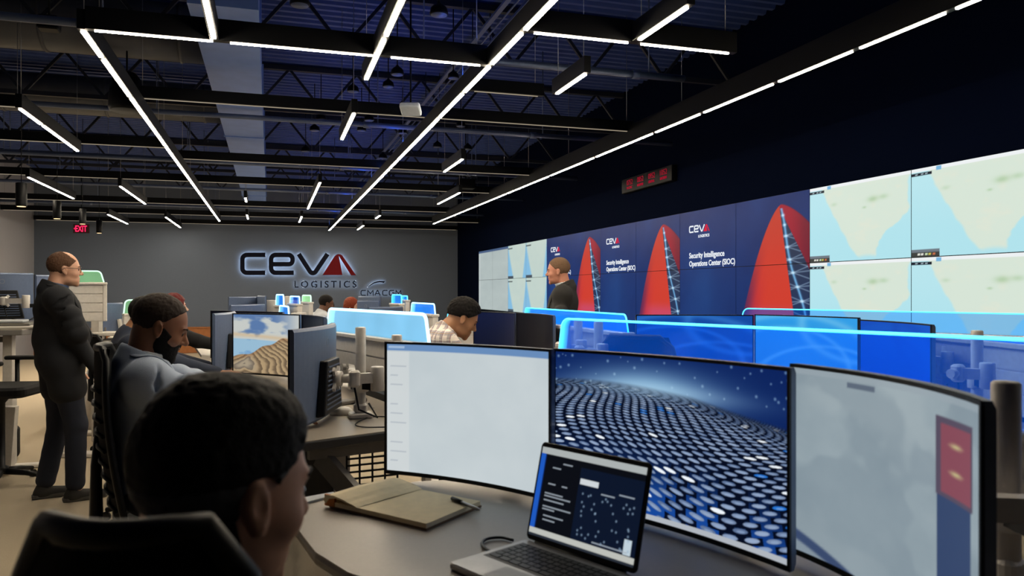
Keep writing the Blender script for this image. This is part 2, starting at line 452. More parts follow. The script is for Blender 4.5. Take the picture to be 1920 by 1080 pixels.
# short lengthwise runs, from their picture positions on the 3 m plane
shorts = [((397, 75), (360, -140), [], 'bright short light line above the left line, hanging over the near crossing line'),
          ((692, 152), (806, -140), [.25, .6], 'bright short light line crossing the near light line, left of the middle line'),
          ((640, 263), (665, 212), [], 'short light line below the white ceiling box'),
          ((1193, 78), (1295, 10), [], 'short light line branching up from the crossing line on the right'),
          ((1042, 178), (1100, 137), [], 'short light line right of the middle line under the dark profile'),
          ((834, 323), (866, 298), [], 'short light line right of the middle line, halfway down the room'),
          ((575, 392), (603, 342), [.45], 'small bent-looking light line left of the middle line, far down the room'),
          ((561, 417), (566, 406), [], 'tiny light line above the logo, left of the middle line'),
          ((820, 383), (864, 361), [], 'short light line near the far end of the line beside the video wall'),
          ((703, 410), (714, 404), [], 'tiny light line right of the middle line near the logo wall'),
          ((669, 431), (683, 423), [], 'tiny light line above the right end of the logo'),
          ((142, 284), (42, 203), [.33], 'short light line on the far left below the big round duct'),
          ((138, 373), (53, 332), [.5], 'short light line at the left above the hanging cylinders'),
          ((275, 383), (222, 349), [.5], 'short light line between the left wall cylinders and the left line'),
          ((242, 420), (199, 402), [.5], 'small light line just right of the exit sign'),
          ((338, 427), (311, 407), [], 'small light line above the logo wall, left of the left line end'),
          ((463, 379), (459, 371), [], 'tiny light line right of the left line, nearer one'),
          ((465, 411), (463, 403), [], 'tiny light line right of the left line, farther one')]
for far, near, cuts, lab in shorts:
    a, b = lx(*near), lx(*far)
    X = (a.x+b.x)/2
    light_run(lab, (X, a.y, 0), (X, b.y, 0), fr(1, cuts))

# ================================================================== things hung under the roof
def cyl_light(px, py, D, label):
    p = WP(px, py, D)
    T = thing('cylinder_downlight', label, 'ceiling light', (p.x, p.y, p.z), 0, 'black hanging cylinder downlights')
    MB().lathe([(.05, 0), (.052, .01), (.052, .24), (.04, .245)], n=18).build('housing', M_satin, T)
    MB().lathe([(.04, -.003), (.04, .002)], n=16).build('lamp', emis('soft_warm_lamp', (255, 214, 160), 2.2), T)
    MB().tube([(0, 0, .24), (0, 0, top_z(p.x, p.y)-p.z)], .004, 6).build('stem', M_satin, T)
    ld = bpy.data.lights.new('downlight_beam', 'SPOT'); ld.energy = DOWN if D < 12 else DOWN*3; ld.color = (1, .80, .56); ld.spot_size = R(95 if D < 12 else 158); ld.spot_blend = .9; ld.shadow_soft_size = .045
    lo = bpy.data.objects.new('downlight_beam', ld); COL.objects.link(lo); lo.parent = T; lo.location = (0, 0, -.012)
cyl_light(40, 387, 8.0, 'largest black cylinder downlight at the left edge')
cyl_light(107, 410, 10.6, 'black cylinder downlight second from the left wall')
cyl_light(155, 420, 12.5, 'black cylinder downlight overlapping the exit sign')
cyl_light(186, 437, 14.5, 'lowest black cylinder downlight, right of the exit sign')

def bell(px, py, D, s, label):
    p = WP(px, py, D)
    T = thing('bell_pendant', label, 'ceiling fixture', (p.x, p.y, p.z), 0, 'dark bell-shaped fixtures under the roof')
    MB().lathe([(.16*s, 0), (.17*s, .02*s), (.15*s, .12*s), (.10*s, .17*s), (.05*s, .2*s), (.03*s, .24*s)], n=20).build('shade', M_satin, T)
    MB().lathe([(.145*s, -.004), (.145*s, .006)], n=20).build('lens', m_pipe, T)
    MB().tube([(0, 0, .22*s), (0, 0, max(.25*s, top_z(p.x, p.y)-p.z))], .006, 6).build('stem', M_satin, T)
for i, (px, py, D, s) in enumerate([(562, 10, 5.5, .42), (823, 28, 5.3, .38), (745, 140, 7.4, .38), (728, 163, 8.0, .36), (662, 172, 8.2, .38), (602, 225, 9.8, .4),
                                    (590, 245, 10.4, .4), (692, 226, 9.8, .38), (678, 245, 10.6, .38), (573, 284, 12, .42), (755, 250, 10.6, .38), (850, 147, 7.6, .34), (864, 237, 10.2, .38), (718, 297, 12.4, .42), (820, 276, 11.6, .4), (877, 280, 12, .4)]):
    bell(px, py, D, s, 'dark bell fixture among the pipes, %s of sixteen counted from the nearest' % ['first', 'second', 'third', 'fourth', 'fifth', 'sixth', 'seventh', 'eighth', 'ninth', 'tenth', 'eleventh', 'twelfth', 'thirteenth', 'fourteenth', 'fifteenth', 'last'][i])
p = WP(238, 208, 7.2)
T = thing('pendant_speaker', 'large black bell-shaped speaker hanging beside the left light line', 'speaker', (p.x, p.y, p.z))
MB().lathe([(.150, 0), (.16, .03), (.15, .18), (.125, .29), (.08, .35), (.02, .37)], n=28).build('shell', M_satin, T)
MB().lathe([(.14, -.006), (.145, .004)], n=28).build('grille', mat('speaker_grille_grey', (70, 72, 74), .7), T)
MB().tube([(0, 0, .32), (0, 0, top_z(p.x, p.y)-p.z)], .008, 6).build('stem', M_satin, T)
p = WP(92, 60, 5.6)
T = thing('ceiling_speaker', 'small black speaker above the left end of the near crossing light', 'speaker', (p.x, p.y, p.z))
MB().rbox((0, 0, .06), (.14, .12, .10), .02).build('shell', M_satin, T)
MB().tube([(0, 0, .1), (0, 0, top_z(p.x, p.y)-p.z)], .008, 6).build('stem', M_satin, T)
p = WP(770, 205, 6.5)
T = thing('ceiling_box', 'white tilted access point box hanging left of the middle light line', 'access point', (p.x, p.y, p.z), R(-20))
MB().rbox((0, 0, 0), (.17, .15, .045), .02, M=Matrix.Rotation(R(-22), 4, 'X')).build('shell', mat('ceiling_box_white', (205, 214, 224), .5), T)
MB().tube([(0, 0, .02), (0, 0, top_z(p.x, p.y)-p.z)], .008, 6).build('stem', M_satin, T)
p = WP(1180/3+480, 345, 12.5)
T = thing('wall_speaker_box', 'black box speaker hanging right of the middle line, far down the room', 'speaker', (p.x, p.y, p.z))
MB().rbox((0, 0, 0), (.28, .2, .16), .02).build('shell', M_satin, T)
MB().tube([(0, 0, .06), (0, 0, top_z(p.x, p.y)-p.z)], .01, 6).build('stem', M_satin, T)
# exit sign
p = WP(152, 437, 17.4)
T = thing('exit_sign', 'red lit exit sign hanging in the far left corner', 'sign', (p.x, p.y, p.z), -YAW*.3)
MB().box((0, .02, .1), (.33, .03, .2)).build('housing', mat('sign_housing_dark', (60, 18, 24), .5), T)
fn = lambda x, y, d: (x, d, y)
m = MB().text('EXIT', fn, -.12, .12, .03, .17, .0, .004, bold=.02)
m.slab([(-.152, .10), (-.13, .125), (-.13, .075)], fn, 0, .004)
m.build('lettering', emis('exit_red', (255, 40, 90), 1.6), T)
MB().tube([(0, .02, .2), (0, .02, top_z(p.x, p.y)-p.z)], .01, 6).build('stem', M_satin, T)

# ================================================================== back wall lettering, lit from behind
def wall_back_pt(px, py):
    a = math.atan((px-960)/FPX)+YAW; y = YB-.06; x = y*math.tan(a); D = x*SA+y*CA
    return x, wz(py, D)
def wb(depth_front=0):
    def fn(px, py, d):
        x, z = wall_back_pt(px, py); return (x, YB-d, z)
    return fn
FB = wb()
def arc(cx, cy, r, a0, a1, n=6):
    return [(cx+r*math.cos(R(a0+(a1-a0)*k/n)), cy+r*math.sin(R(a0+(a1-a0)*k/n))) for k in range(n+1)]
# logo strokes in units where the letters are 165 high; y downwards
LOGO_C = [(390, 152)]+arc(252, 186, 34, 270, 180)+arc(252, 252, 34, 180, 90)+[(390, 286)]
LOGO_E = [(603, 286)]+arc(467, 252, 34, 90, 180)+arc(467, 186, 34, 180, 270)+arc(562, 184, 32, 270, 360)[:]+arc(566, 194, 28, 0, 90)+[(448, 222)]
LOGO_V = [(640, 145)]+arc(746, 262, 26, 150, 30, 6)+[(856, 145)]
TRI1 = [(818, 303), (908, 163), (922, 150), (936, 148), (940, 160), (968, 303)]
TRI2 = [(932, 146), (950, 147), (966, 155), (1070, 305), (1032, 305), (944, 165)]
def logo(fn, navy, red, d0, d1, parent, w=30, halo=None):
    for nm, path in (('letter_c', LOGO_C), ('letter_e', LOGO_E), ('letter_v', LOGO_V)):
        MB().ribbon(path, w, fn, d0, d1).build(nm, navy, parent)
        if halo: MB().ribbon(path, w*.7, fn, d0-.014, d0-.006).build('halo_light', halo, parent)
    for tri in (TRI1, TRI2):
        MB().slab(tri, fn, d0, d1).build('letter_a', red, parent)
        if halo:
            c = (sum(p[0] for p in tri)/len(tri), sum(p[1] for p in tri)/len(tri))
            MB().slab([(c[0]+(x-c[0])*.85, c[1]+(y-c[1])*.85) for x, y in tri], fn, d0-.014, d0-.006).build('halo_light', halo, parent)
M_halo_s = emis('soft_halo_led', (225, 240, 255), 7.0)
m_ink = mat('sign_navy_acrylic', (8, 11, 28), .6, spec=.1); m_red = mat('sign_dark_red_acrylic', (96, 12, 20), .6, spec=.1)
fz = lambda x, y, d: FB(400+x/4, 440+y/4, d)
T = thing('wall_logo_lettering', 'large dark backlit company lettering with a dark red peak on the grey wall', 'sign')
logo(fz, m_ink, m_red, .06, .09, T, 34, M_halo)
T = thing('logistics_lettering', 'small spaced backlit word under the large logo', 'sign')
fy = lambda x, y, d: FB(x, y, d)
MB().text('LOGISTICS', fy, 552, 668.5, 539.5, 526.5, .05, .065, bold=.014, space=1.45).build('lettering', m_ink, T)
MB().text('LOGISTICS', fy, 552, 668.5, 539.5, 526.5, .043, .047, bold=-.016, space=1.45).build('halo_light', M_halo_s, T)
T = thing('group_logo_lettering', 'smaller backlit lettering with a swoosh at lower right of the large logo', 'sign')
def block(ch, x0, x1, y0, y1):
    w, r = x1-x0, 2.6
    if ch == 'C': return [[(x1, y0), (x0+r, y0)]+arc(x0+r, y0+r, r, 270, 180, 4)[1:]+arc(x0+r, y1-r, r, 180, 90, 4)+[(x1, y1)]]
    if ch == 'G': return [[(x1, y0), (x0+r, y0)]+arc(x0+r, y0+r, r, 270, 180, 4)[1:]+arc(x0+r, y1-r, r, 180, 90, 4)+[(x1, y1), (x1, (y0+y1)/2), (x0+w*.5, (y0+y1)/2)]]
    if ch == 'M': return [[(x0, y1+.7), (x0+w*.06, y0), (x0+w/2, y1-3), (x1-w*.06, y0), (x1, y1+.7)]]
    if ch == 'A': return [[(x0, y1+.7), (x0+w*.46, y0), (x0+w*.54, y0), (x1, y1+.7)], [(x0+w*.22, y1-3), (x1-w*.22, y1-3)]]
for ch, a, b in (('C', 677, 686), ('M', 689, 700), ('A', 702.5, 713), ('C', 717.5, 726.5), ('G', 730, 739), ('M', 742, 752)):
    m = MB(); h_ = MB()
    for path in block(ch, a, b, 544.6, 553.6):
        m.ribbon(path, 1.7, fy, .05, .065); h_.ribbon(path, .9, fy, .043, .047)
    m.build('letter_'+ch.lower(), m_ink, T); h_.build('halo_light', M_halo_s, T)
sw = [(688, 539.5), (693, 534), (700, 529.5), (710, 526.8), (722, 527), (720, 530.3), (710, 529.4), (701, 531.5), (694, 535.5)]
MB().slab(sw, fy, .05, .065).build('swoosh', m_ink, T)
MB().slab([(x, y) for x, y in sw], fy, .043, .047).build('halo_light', M_halo_s, T)

# ================================================================== video wall
CW, RH, Z0 = 1.17, .675, 1.082
XS = XR-.10
def text_w(p): return p
def navy_bg(u, v):
    n = fbm(u*3, v*3, 3)
    c = [12+6*n+0*u, 40+18*n-6*v, 96+26*n-8*v]
    g = np.exp(-((u-.45)**2/.08+(v-.35)**2/.08))
    return blend(c, .35*g, (30, 78, 140))
def sail(u, v):
    """u 0..1 over one column, v 0..1 over both rows"""
    c = navy_bg(u+1, v)
    t = np.clip((.935-v)/.745, 0, 1.4)
    uL = .66-.53*t**.62
    inside = sst(-.004, .012, u-uL)*sst(.94, .93, v)
    topR = .935-.16*np.clip((u-.62)/.38, 0, 1)**1.6
    inside = inside*sst(.008, -.008, v-topR)
    red = [206-14*sst(.3, .9, v)+0*u, 48+0*u+10*sst(.1, .5, u), 42+0*u]
    purple = sst(.52, .10, v)*sst(.5, .0, (u-uL)/.6)
    red = blend(red, .75*purple, (150, 40, 80)); red = blend(red, .5*sst(.24, .10, v)*sst(.1, .45, u), (196, 80, 150))
    edge = sst(.16, 0, u-uL)*sst(.75, .1, v); red = blend(red, .75*edge, (70, 36, 84))
    netL = .63+.24*(.9-v); netR = .63+.84*(.9-v)
    crim = blend([156+0*u, 28+0*u, 48+0*u], sst(.75, 1.0, u)*.6, (88, 24, 44))
    side = sst(-.01, .01, u-netL)
    col = blend(red, side, crim)
    net = sst(-.008, .004, u-netL)*sst(.006, -.006, u-netR)*(v < .9)
    dk = blend([38+0*u, 52+0*u, 78+0*u], sst(.6, .1, v)*.6, (24, 46, 92))
    col = blend(col, net, dk)
    c = blend(c, inside, col)
    # the lit seam and its cross lines
    ctr = .63+.40*(.9-v)+.02*np.sin(v*9)
    seam = np.exp(-((u-ctr)/.016)**2)*(v < .9)
    c = blend(c, np.clip(seam, 0, 1)*.85, (120, 190, 240))
    nodes = np.zeros_like(u)
    for vn in (.85, .78, .70, .62, .53, .44, .34, .24, .13):
        cn = .63+.40*(.9-vn)+.02*np.sin(vn*9)
        nodes += np.exp(-(((u-cn)/.022)**2+((v-vn)/.010)**2))
        for sl in (.22, -.22, .05):
            ln = np.exp(-((v-vn-sl*(u-cn))/.0045)**2)*net
            c = blend(c, .6*ln*(v < .75), (150, 175, 200))
    return blend(c, np.clip(nodes, 0, 1), (200, 235, 255))
def world_map(u, v, tint=0.0):
    w = (176, 226, 236); land = (214, 228, 214)
    n = fbm(u*7, v*6, 5)-.5
    left = .14+.30*(1-v)**1.5+.10*(1-v)+.05*n
    right = .98-.30*sst(.62, .12, v)+.09*n
    m = sst(-.012, .014, u-left)*sst(.014, -.012, u-right)
    m = m*sst(-.10, -.03, v-.12*np.sin((u-.35)*6))
    n2 = fbm(u*9+3, v*9, 11)
    lc = blend([np.full_like(u, a) for a in land], sst(.5, .9, n2)*.6, (226, 228, 210))
    for (cu, cv, s, k) in ((.66, .74, .05, 1), (.76, .75, .04, .8), (.58, .65, .018, 1.3), (.27, .74, .03, .6)):
        g = np.exp(-(((u-cu)/s)**2+((v-cv)/(s*.7))**2)); lc = blend(lc, np.clip(k*g*.6*(.4+n2), 0, 1), (160, 194, 150))
    sea = blend([np.full_like(u, a) for a in w], sst(.2, .9, v)*.25, (205, 236, 240))
    c = blend(sea, m, lc)
    c = blend(c, rect(u, v, 0, 1, .965, 1), (236, 240, 242))
    c = blend(c, rect(u, v, .0, .16, .915, .95), (14, 22, 38))
    for a in (.03, .08, .11): c = blend(c, rect(u, v, a, a+.018, .925, .94), (170, 190, 200))
    c = blend(c, rect(u, v, .20, .24, .95, .995), (120, 180, 220))
    return c
def map_top(u, v):
    c = world_map(u, v)
    c = blend(c, rect(u, v, 0, .22, 0.0, .085), (110, 120, 130))
    c = blend(c, rect(u, v, 0, .22, .0, .055), (60, 62, 60))
    for a, col in ((.05, (230, 230, 220)), (.08, (230, 230, 220)), (.11, (200, 220, 180)), (.14, (200, 190, 90)), (.17, (200, 110, 70))):
        c = blend(c, rect(u, v, a, a+.018, .02, .04), col)
    return c
def far_map(s):
    def f(u, v):
        c = [188+0*u, 206+0*u, 200+0*u]
        c = blend(c, fbm(u*5, v*5, s)*.3, (214, 222, 206))
        w = .30*np.abs(1-v)**1.2+.06
        c = blend(c, sst(w, w-.1, u)+sst(1-w*.6, 1.08-w*.6, u), (130, 186, 222))
        c = blend(c, rect(u, v, 0, .25, .90, .94), (20, 26, 40)); c = blend(c, rect(u, v, 0, .3, 0, .07), (70, 80, 90))
        return c
    return f
def far_grey(top):
    def f(u, v):
        c = [168+14*fbm(u*4, v*4, 9), 180+14*fbm(u*4, v*4, 9), 180+12*fbm(u*4, v*4, 9)]
        c = blend(c, rect(u, v, 0, .05, 0, 1)*.5, (205, 212, 212))
        if top: c = blend(c, rect(u, v, 0, 1, .93, 1), (70, 92, 128))
        return c
    return f
ordn = ['farthest', 'second', 'third', 'fourth', 'fifth', 'sixth', 'seventh', 'eighth', 'ninth', 'tenth', 'eleventh', 'nearest']
def fscreen(yl, y0):
    return lambda x, z, d: (XS-d, yl-x, z)
for ci in range(12):
    y1 = 17.62-ci*CW; y0 = y1-CW            # y1 = left edge as seen
    for row in (1, 0):
        z0 = Z0+row*RH
        kind = 'text' if ci in (4, 6, 8) else 'sail' if ci in (5, 7, 9) else 'map'
        lab = '%s wall display of %s row, from far end, with %s' % (ordn[ci], 'upper' if row else 'lower', {'text': 'white words' if row else 'plain navy', 'sail': 'a red sail', 'map': 'a pale map'}[kind])
        T = thing('wall_display', lab, 'display', (XS, (y0+y1)/2, z0), 0, 'displays of the video wall')
        MB().box((.05, 0, RH/2), (.09, CW-.002, RH-.002)).build('housing', M_black, T)
        if kind == 'text': fnc = lambda u, v, r=row: navy_bg(u, (v+r)/2); nu, nv = 24, 14
        elif kind == 'sail': fnc = lambda u, v, r=row: sail(u, (v+r)/2); nu, nv = 150, 110
        elif ci >= 10: fnc = map_top if row else world_map; nu, nv = 150, 90
        elif ci < 2:
            g_ = far_grey(row); fnc = (lambda u, v, c=ci, g_=g_: g_((u+c)/2, v)); nu, nv = 60, 34
        else: fnc = far_map(ci); nu, nv = 60, 34
        picture_mesh('screen', nu, nv, lambda u, v: (0*u+.0, (CW/2-.003)*(1-2*u), .003+v*(RH-.006)), fnc, M_scr, T)
        if kind == 'text' and row:
            # coordinates: s = metres from the slide's left edge, z from the display's bottom
            fn = lambda s, z, d: (-d, CW/2-s, z-z0)
            wht = emis('slide_white', (235, 240, 246), 1.0); rd = emis('slide_red', (216, 44, 62), 1.0)
            lg = lambda x, y, d: fn(.22+(x-205)/865*.44, 2.262-(y-137)/865*.44*.98, d)
            logo(lg, wht, rd, .001, .003, T, 34)
            MB().text('LOGISTICS', fn, .42, .655, 2.115, 2.147, .001, .003, bold=.03).build('slide_caption', wht, T)
            MB().text('Security Intelligence', fn, .22, .955, 1.862, 1.948, .001, .003, bold=.022).build('slide_text', wht, T)
            MB().text('Operations Center (SIOC)', fn, .22, 1.155, 1.768, 1.852, .001, .003, bold=.022).build('slide_text', wht, T)
# wall clock strip
def wr(px, py):
    a = math.atan((px-960)/FPX)+YAW; y = (XR-.06)/math.tan(a); D = (XR-.06)*SA+y*CA
    return y, wz(py, D)
ya, za = wr(1168, 345); yb, zb = wr(1262, 330)
zc = (za+zb)/2
T = thing('world_clock', 'black wall clock bar with four red time readouts above the video wall', 'clock', (XR-.001, (ya+yb)/2, zc))
LW = ya-yb
MB().box((-.04, 0, 0), (.08, LW, .20)).build('housing', M_satin, T, bevel=.01)
m_rd = emis('clock_red', (200, 30, 60), .6)
for k, (tx, lb) in enumerate((('07:52', 'PACIFIC'), ('08:52', 'MOUNTAIN'), ('09:52', 'CENTRAL'), ('10:52', 'EASTERN'))):
    c = LW/2-LW*(.12+.225*k)
    fn = lambda x, y, d, c=c: (-.081-d, c-x, y)
    MB().text(tx.replace(':', ''), fn, 0, LW*.125, .0, .068, 0, .002, bold=-.01).build('time_digits', m_rd, T)
    MB().text(lb, fn, 0, LW*.12, -.056, -.022, 0, .002, bold=.02).build('zone_label', m_rd, T)
# ================================================================== figures: smooth bodies grown from joints
class Field:
    """distance field on a grid; its zero surface becomes ONE smooth continuous mesh"""
    def __init__(self, lo, hi, h):
        self.h = h; self.lo = np.array(lo, float); self.n = np.ceil((np.array(hi)-self.lo)/h).astype(int)+1
        self.F = np.full(tuple(self.n), .5, np.float32)
    def _sub(self, lo, hi):
        a = np.clip(np.floor((np.array(lo)-self.lo)/self.h).astype(int), 0, self.n)
        b = np.clip(np.ceil((np.array(hi)-self.lo)/self.h).astype(int)+1, 0, self.n)
        if (b <= a).any(): return None
        ax = [self.lo[i]+self.h*np.arange(a[i], b[i], dtype=np.float32) for i in range(3)]
        return tuple(slice(a[i], b[i]) for i in range(3)), ax[0][:, None, None], ax[1][None, :, None], ax[2][None, None, :]
    def _mix(self, sl, d, k, mode):
        A = self.F[sl]
        if mode == 'sub': d = -d
        if k <= 0: r = np.minimum(A, d) if mode == 'add' else np.maximum(A, d)
        else:
            if mode == 'add':
                h = np.clip(.5+.5*(A-d)/k, 0, 1); r = A*(1-h)+d*h-k*h*(1-h)
            else:
                h = np.clip(.5-.5*(A-d)/k, 0, 1); r = A*(1-h)+d*h+k*h*(1-h)
        self.F[sl] = r
    def cap(self, a, b, ra, rb, k=.02, mode='add', sq=None):
        a, b = np.array(a, float), np.array(b, float); m = max(ra, rb)+k+.05
        s = self._sub(np.minimum(a, b)-m, np.maximum(a, b)+m)
        if s is None: return
        sl, X, Y, Z = s; d = b-a; L2 = max(d@d, 1e-9)
        t = np.clip(((X-a[0])*d[0]+(Y-a[1])*d[1]+(Z-a[2])*d[2])/L2, 0, 1)
        q = np.sqrt((X-a[0]-t*d[0])**2+(Y-a[1]-t*d[1])**2+(Z-a[2]-t*d[2])**2)
        self._mix(sl, (q-(ra+(rb-ra)*t)).astype(np.float32), k, mode)
    def ell(self, c, r, M=None, k=.02, mode='add'):
        c, r = np.array(c, float), np.array(r, float); m = r.max()+k+.05
        s = self._sub(c-m, c+m)
        if s is None: return
        sl, X, Y, Z = s; x, y, z = X-c[0], Y-c[1], Z-c[2]
        if M is not None:
            M = np.array(M); x, y, z = (M[0, 0]*x+M[1, 0]*y+M[2, 0]*z), (M[0, 1]*x+M[1, 1]*y+M[2, 1]*z), (M[0, 2]*x+M[1, 2]*y+M[2, 2]*z)
        k0 = np.sqrt((x/r[0])**2+(y/r[1])**2+(z/r[2])**2); k1 = np.sqrt((x/r[0]**2)**2+(y/r[1]**2)**2+(z/r[2]**2)**2)+1e-6
        self._mix(sl, (k0*(k0-1)/k1).astype(np.float32), k, mode)
    def plane(self, p, n, k=0, near=None):
        """removes everything on the side n points to (within 'near' of p, when given)"""
        s = self._sub(self.lo, self.lo+self.n*self.h) if near is None else self._sub(np.array(p)-near, np.array(p)+near)
        sl, X, Y, Z = s
        n = np.array(n, float); n /= np.linalg.norm(n)
        d = (X-p[0])*n[0]+(Y-p[1])*n[1]+(Z-p[2])*n[2]
        self._mix(sl, (-d).astype(np.float32)+0*self.F[sl], k, 'sub')
    def bumps(self, amp, freq, seed=0):
        s = self._sub(self.lo, self.lo+self.n*self.h); sl, X, Y, Z = s
        f = freq; q = seed
        n = np.sin(X*f+q+2*np.sin(Y*f*.7+q))*np.sin(Y*f*1.1+1.3*q+2*np.sin(Z*f*.6))*np.sin(Z*f*.9+.7*q+2*np.sin(X*f*.5))
        self.F = (self.F+amp*n).astype(np.float32)
    def mesh(self, name, m, parent):
        F = self.F; F[0], F[-1] = .1, .1; F[:, 0], F[:, -1] = .1, .1; F[:, :, 0], F[:, :, -1] = .1, .1
        n = self.n; cs = n-1
        cid, pos, quads = [], [], []
        def ci(i, j, k): return (i*cs[1]+j)*cs[2]+k
        for ax in range(3):
            o = [(1 if i == ax else 0) for i in range(3)]
            A = F[:n[0]-o[0], :n[1]-o[1], :n[2]-o[2]]; B = F[o[0]:, o[1]:, o[2]:]
            I = np.argwhere((A < 0) != (B < 0)); a = A[tuple(I.T)]; b = B[tuple(I.T)]
            t = a/(a-b); P = I.astype(float); P[:, ax] += t
            u, w = (ax+1) % 3, (ax+2) % 3
            q = []
            for du, dw in ((0, 0), (-1, 0), (-1, -1), (0, -1)):
                J = I.copy(); J[:, u] += du; J[:, w] += dw
                c = ci(J[:, 0], J[:, 1], J[:, 2]); cid.append(c); pos.append(P); q.append(c)
            q = np.stack(q, 1); flip = (a >= 0); q[flip] = q[flip][:, ::-1]; quads.append(q)
        cid = np.concatenate(cid); pos = np.concatenate(pos); quads = np.concatenate(quads)
        uq, inv = np.unique(cid, return_inverse=True)
        cnt = np.bincount(inv); V = np.stack([np.bincount(inv, pos[:, i])/cnt for i in range(3)], 1)*self.h+self.lo
        Q = np.searchsorted(uq, quads)
        # drop loose crumbs: keep it smooth with one relaxing pass
        E = np.concatenate([Q[:, [0, 1]], Q[:, [1, 2]], Q[:, [2, 3]], Q[:, [3, 0]]])
        dg = np.bincount(E[:, 0], minlength=len(V))+np.bincount(E[:, 1], minlength=len(V))
        for _ in range(1):
            S = np.stack([np.bincount(E[:, 0], V[E[:, 1], i], len(V))+np.bincount(E[:, 1], V[E[:, 0], i], len(V)) for i in range(3)], 1)
            V = V*.5+.5*S/np.maximum(dg, 1)[:, None]
        # keep the largest connected piece
        lab = np.arange(len(V))
        for _ in range(200):
            nl = lab.copy(); np.minimum.at(nl, E[:, 0], lab[E[:, 1]]); np.minimum.at(nl, E[:, 1], lab[E[:, 0]])
            nl = nl[nl]; nl = np.minimum(nl, lab)
            if (nl == lab).all(): break
            lab = nl
        big = np.bincount(lab).argmax(); keep = lab == big
        if keep.sum() < .995*len(V) or True:
            Q = Q[keep[Q].all(1)]; mp = np.cumsum(keep)-1; V = V[keep]; Q = mp[Q]
        me = bpy.data.meshes.new(name)
        me.vertices.add(len(V)); me.vertices.foreach_set('co', V.astype(np.float32).ravel())
        me.loops.add(Q.size); me.loops.foreach_set('vertex_index', Q.astype(np.int32).ravel())
        me.polygons.add(len(Q)); me.polygons.foreach_set('loop_start', np.arange(0, Q.size, 4, dtype=np.int32))
        me.update(calc_edges=True); me.validate(); me.polygons.foreach_set('use_smooth', [True]*len(me.polygons))
        me.materials.append(m)
        ob = bpy.data.objects.new(name, me); COL.objects.link(ob)
        if parent is not None: ob.parent = parent
        return ob
def rotm(pitch=0, yaw=0, roll=0):
    """pitch > 0 looks down, yaw > 0 turns to the figure's left; figure faces +y"""
    return np.array((Matrix.Rotation(yaw, 3, 'Z') @ Matrix.Rotation(-pitch, 3, 'X') @ Matrix.Rotation(roll, 3, 'Y')))
def ik(S, T, a, b, hint):
    S, T, hint = map(lambda q: np.array(q, float), (S, T, hint))
    d = T-S; L = np.linalg.norm(d)
    if L > (a+b)*.995: T = S+d/L*(a+b)*.995; d = T-S; L = np.linalg.norm(d)
    x = (a*a-b*b+L*L)/(2*L); hgt = math.sqrt(max(a*a-x*x, 1e-6)); u = d/L
    h = hint-u*(hint@u); h /= np.linalg.norm(h)
    return S+u*x+h*hgt, T
def head_shape(F, C, M, s=1.0, jaw=1.0, infl=0.0, ears=True, neck=None):
    P = lambda x, y, z: C+M@np.array([x*s, y*s, z*s]); i = infl
    F.ell(P(0, -.012, .040), (.076*s+i, .098*s+i, .088*s+i), M, .02)
    F.ell(P(0, .030, -.010), (.062*s+i, .066*s+i, .085*s+i), M, .03)
    F.ell(P(0, .032, -.074), (.051*s*jaw+i, .060*s*jaw+i, .040*s+i), M, .022)
    F.ell(P(0, .080, -.102), (.022*s+i, .016*s+i, .016*s+i), M, .016)
    if infl < .004:
        F.ell(P(0, .080, .024), (.046*s, .016*s, .011*s), M, .014)
        F.cap(P(0, .088, .012), P(0, .112, -.024), .0085*s, .0125*s, .012)
        for q in (-1, 1):
            F.ell(P(.013*q*1, .101, -.030), (.0075*s, .009*s, .0065*s), M, .006)
            F.ell(P(.036*q, .058, -.028), (.026*s, .026*s, .024*s), M, .02)
        for q in (-1, 1): F.ell(P(.031*q, .098, .004), (.016*s, .013*s, .010*s), M, .012, 'sub')
        for q in (-1, 1): F.ell(P(.031*q, .076, .003), (.0125*s, .0125*s, .0115*s), M, .004)
        F.ell(P(0, .092, -.052), (.022*s, .011*s, .0062*s), M, .006)
        F.ell(P(0, .089, -.066), (.019*s, .011*s, .0068*s), M, .006)
        F.ell(P(0, .101, -.0585), (.022*s, .007*s, .0022*s), M, .003, 'sub')
    if ears:
        for q in (-1, 1):
            E = M@np.array(Matrix.Rotation(R(14), 3, 'X'))@np.array(Matrix.Rotation(R(-16*q), 3, 'Z'))
            F.ell(P(.078*q, -.006, -.006), (.0085*s, .0185*s, .031*s), E, .006)
            F.ell(P(.087*q, -.002, -.004), (.006*s, .0105*s, .018*s), E, .005, 'sub')
            F.ell(P(.0785*q, .000, -.030), (.0075*s, .010*s, .010*s), E, .006)
    if neck is not None:
        F.cap(P(0, -.036, -.040), neck, .050*s+i, .058*s+i, .022)
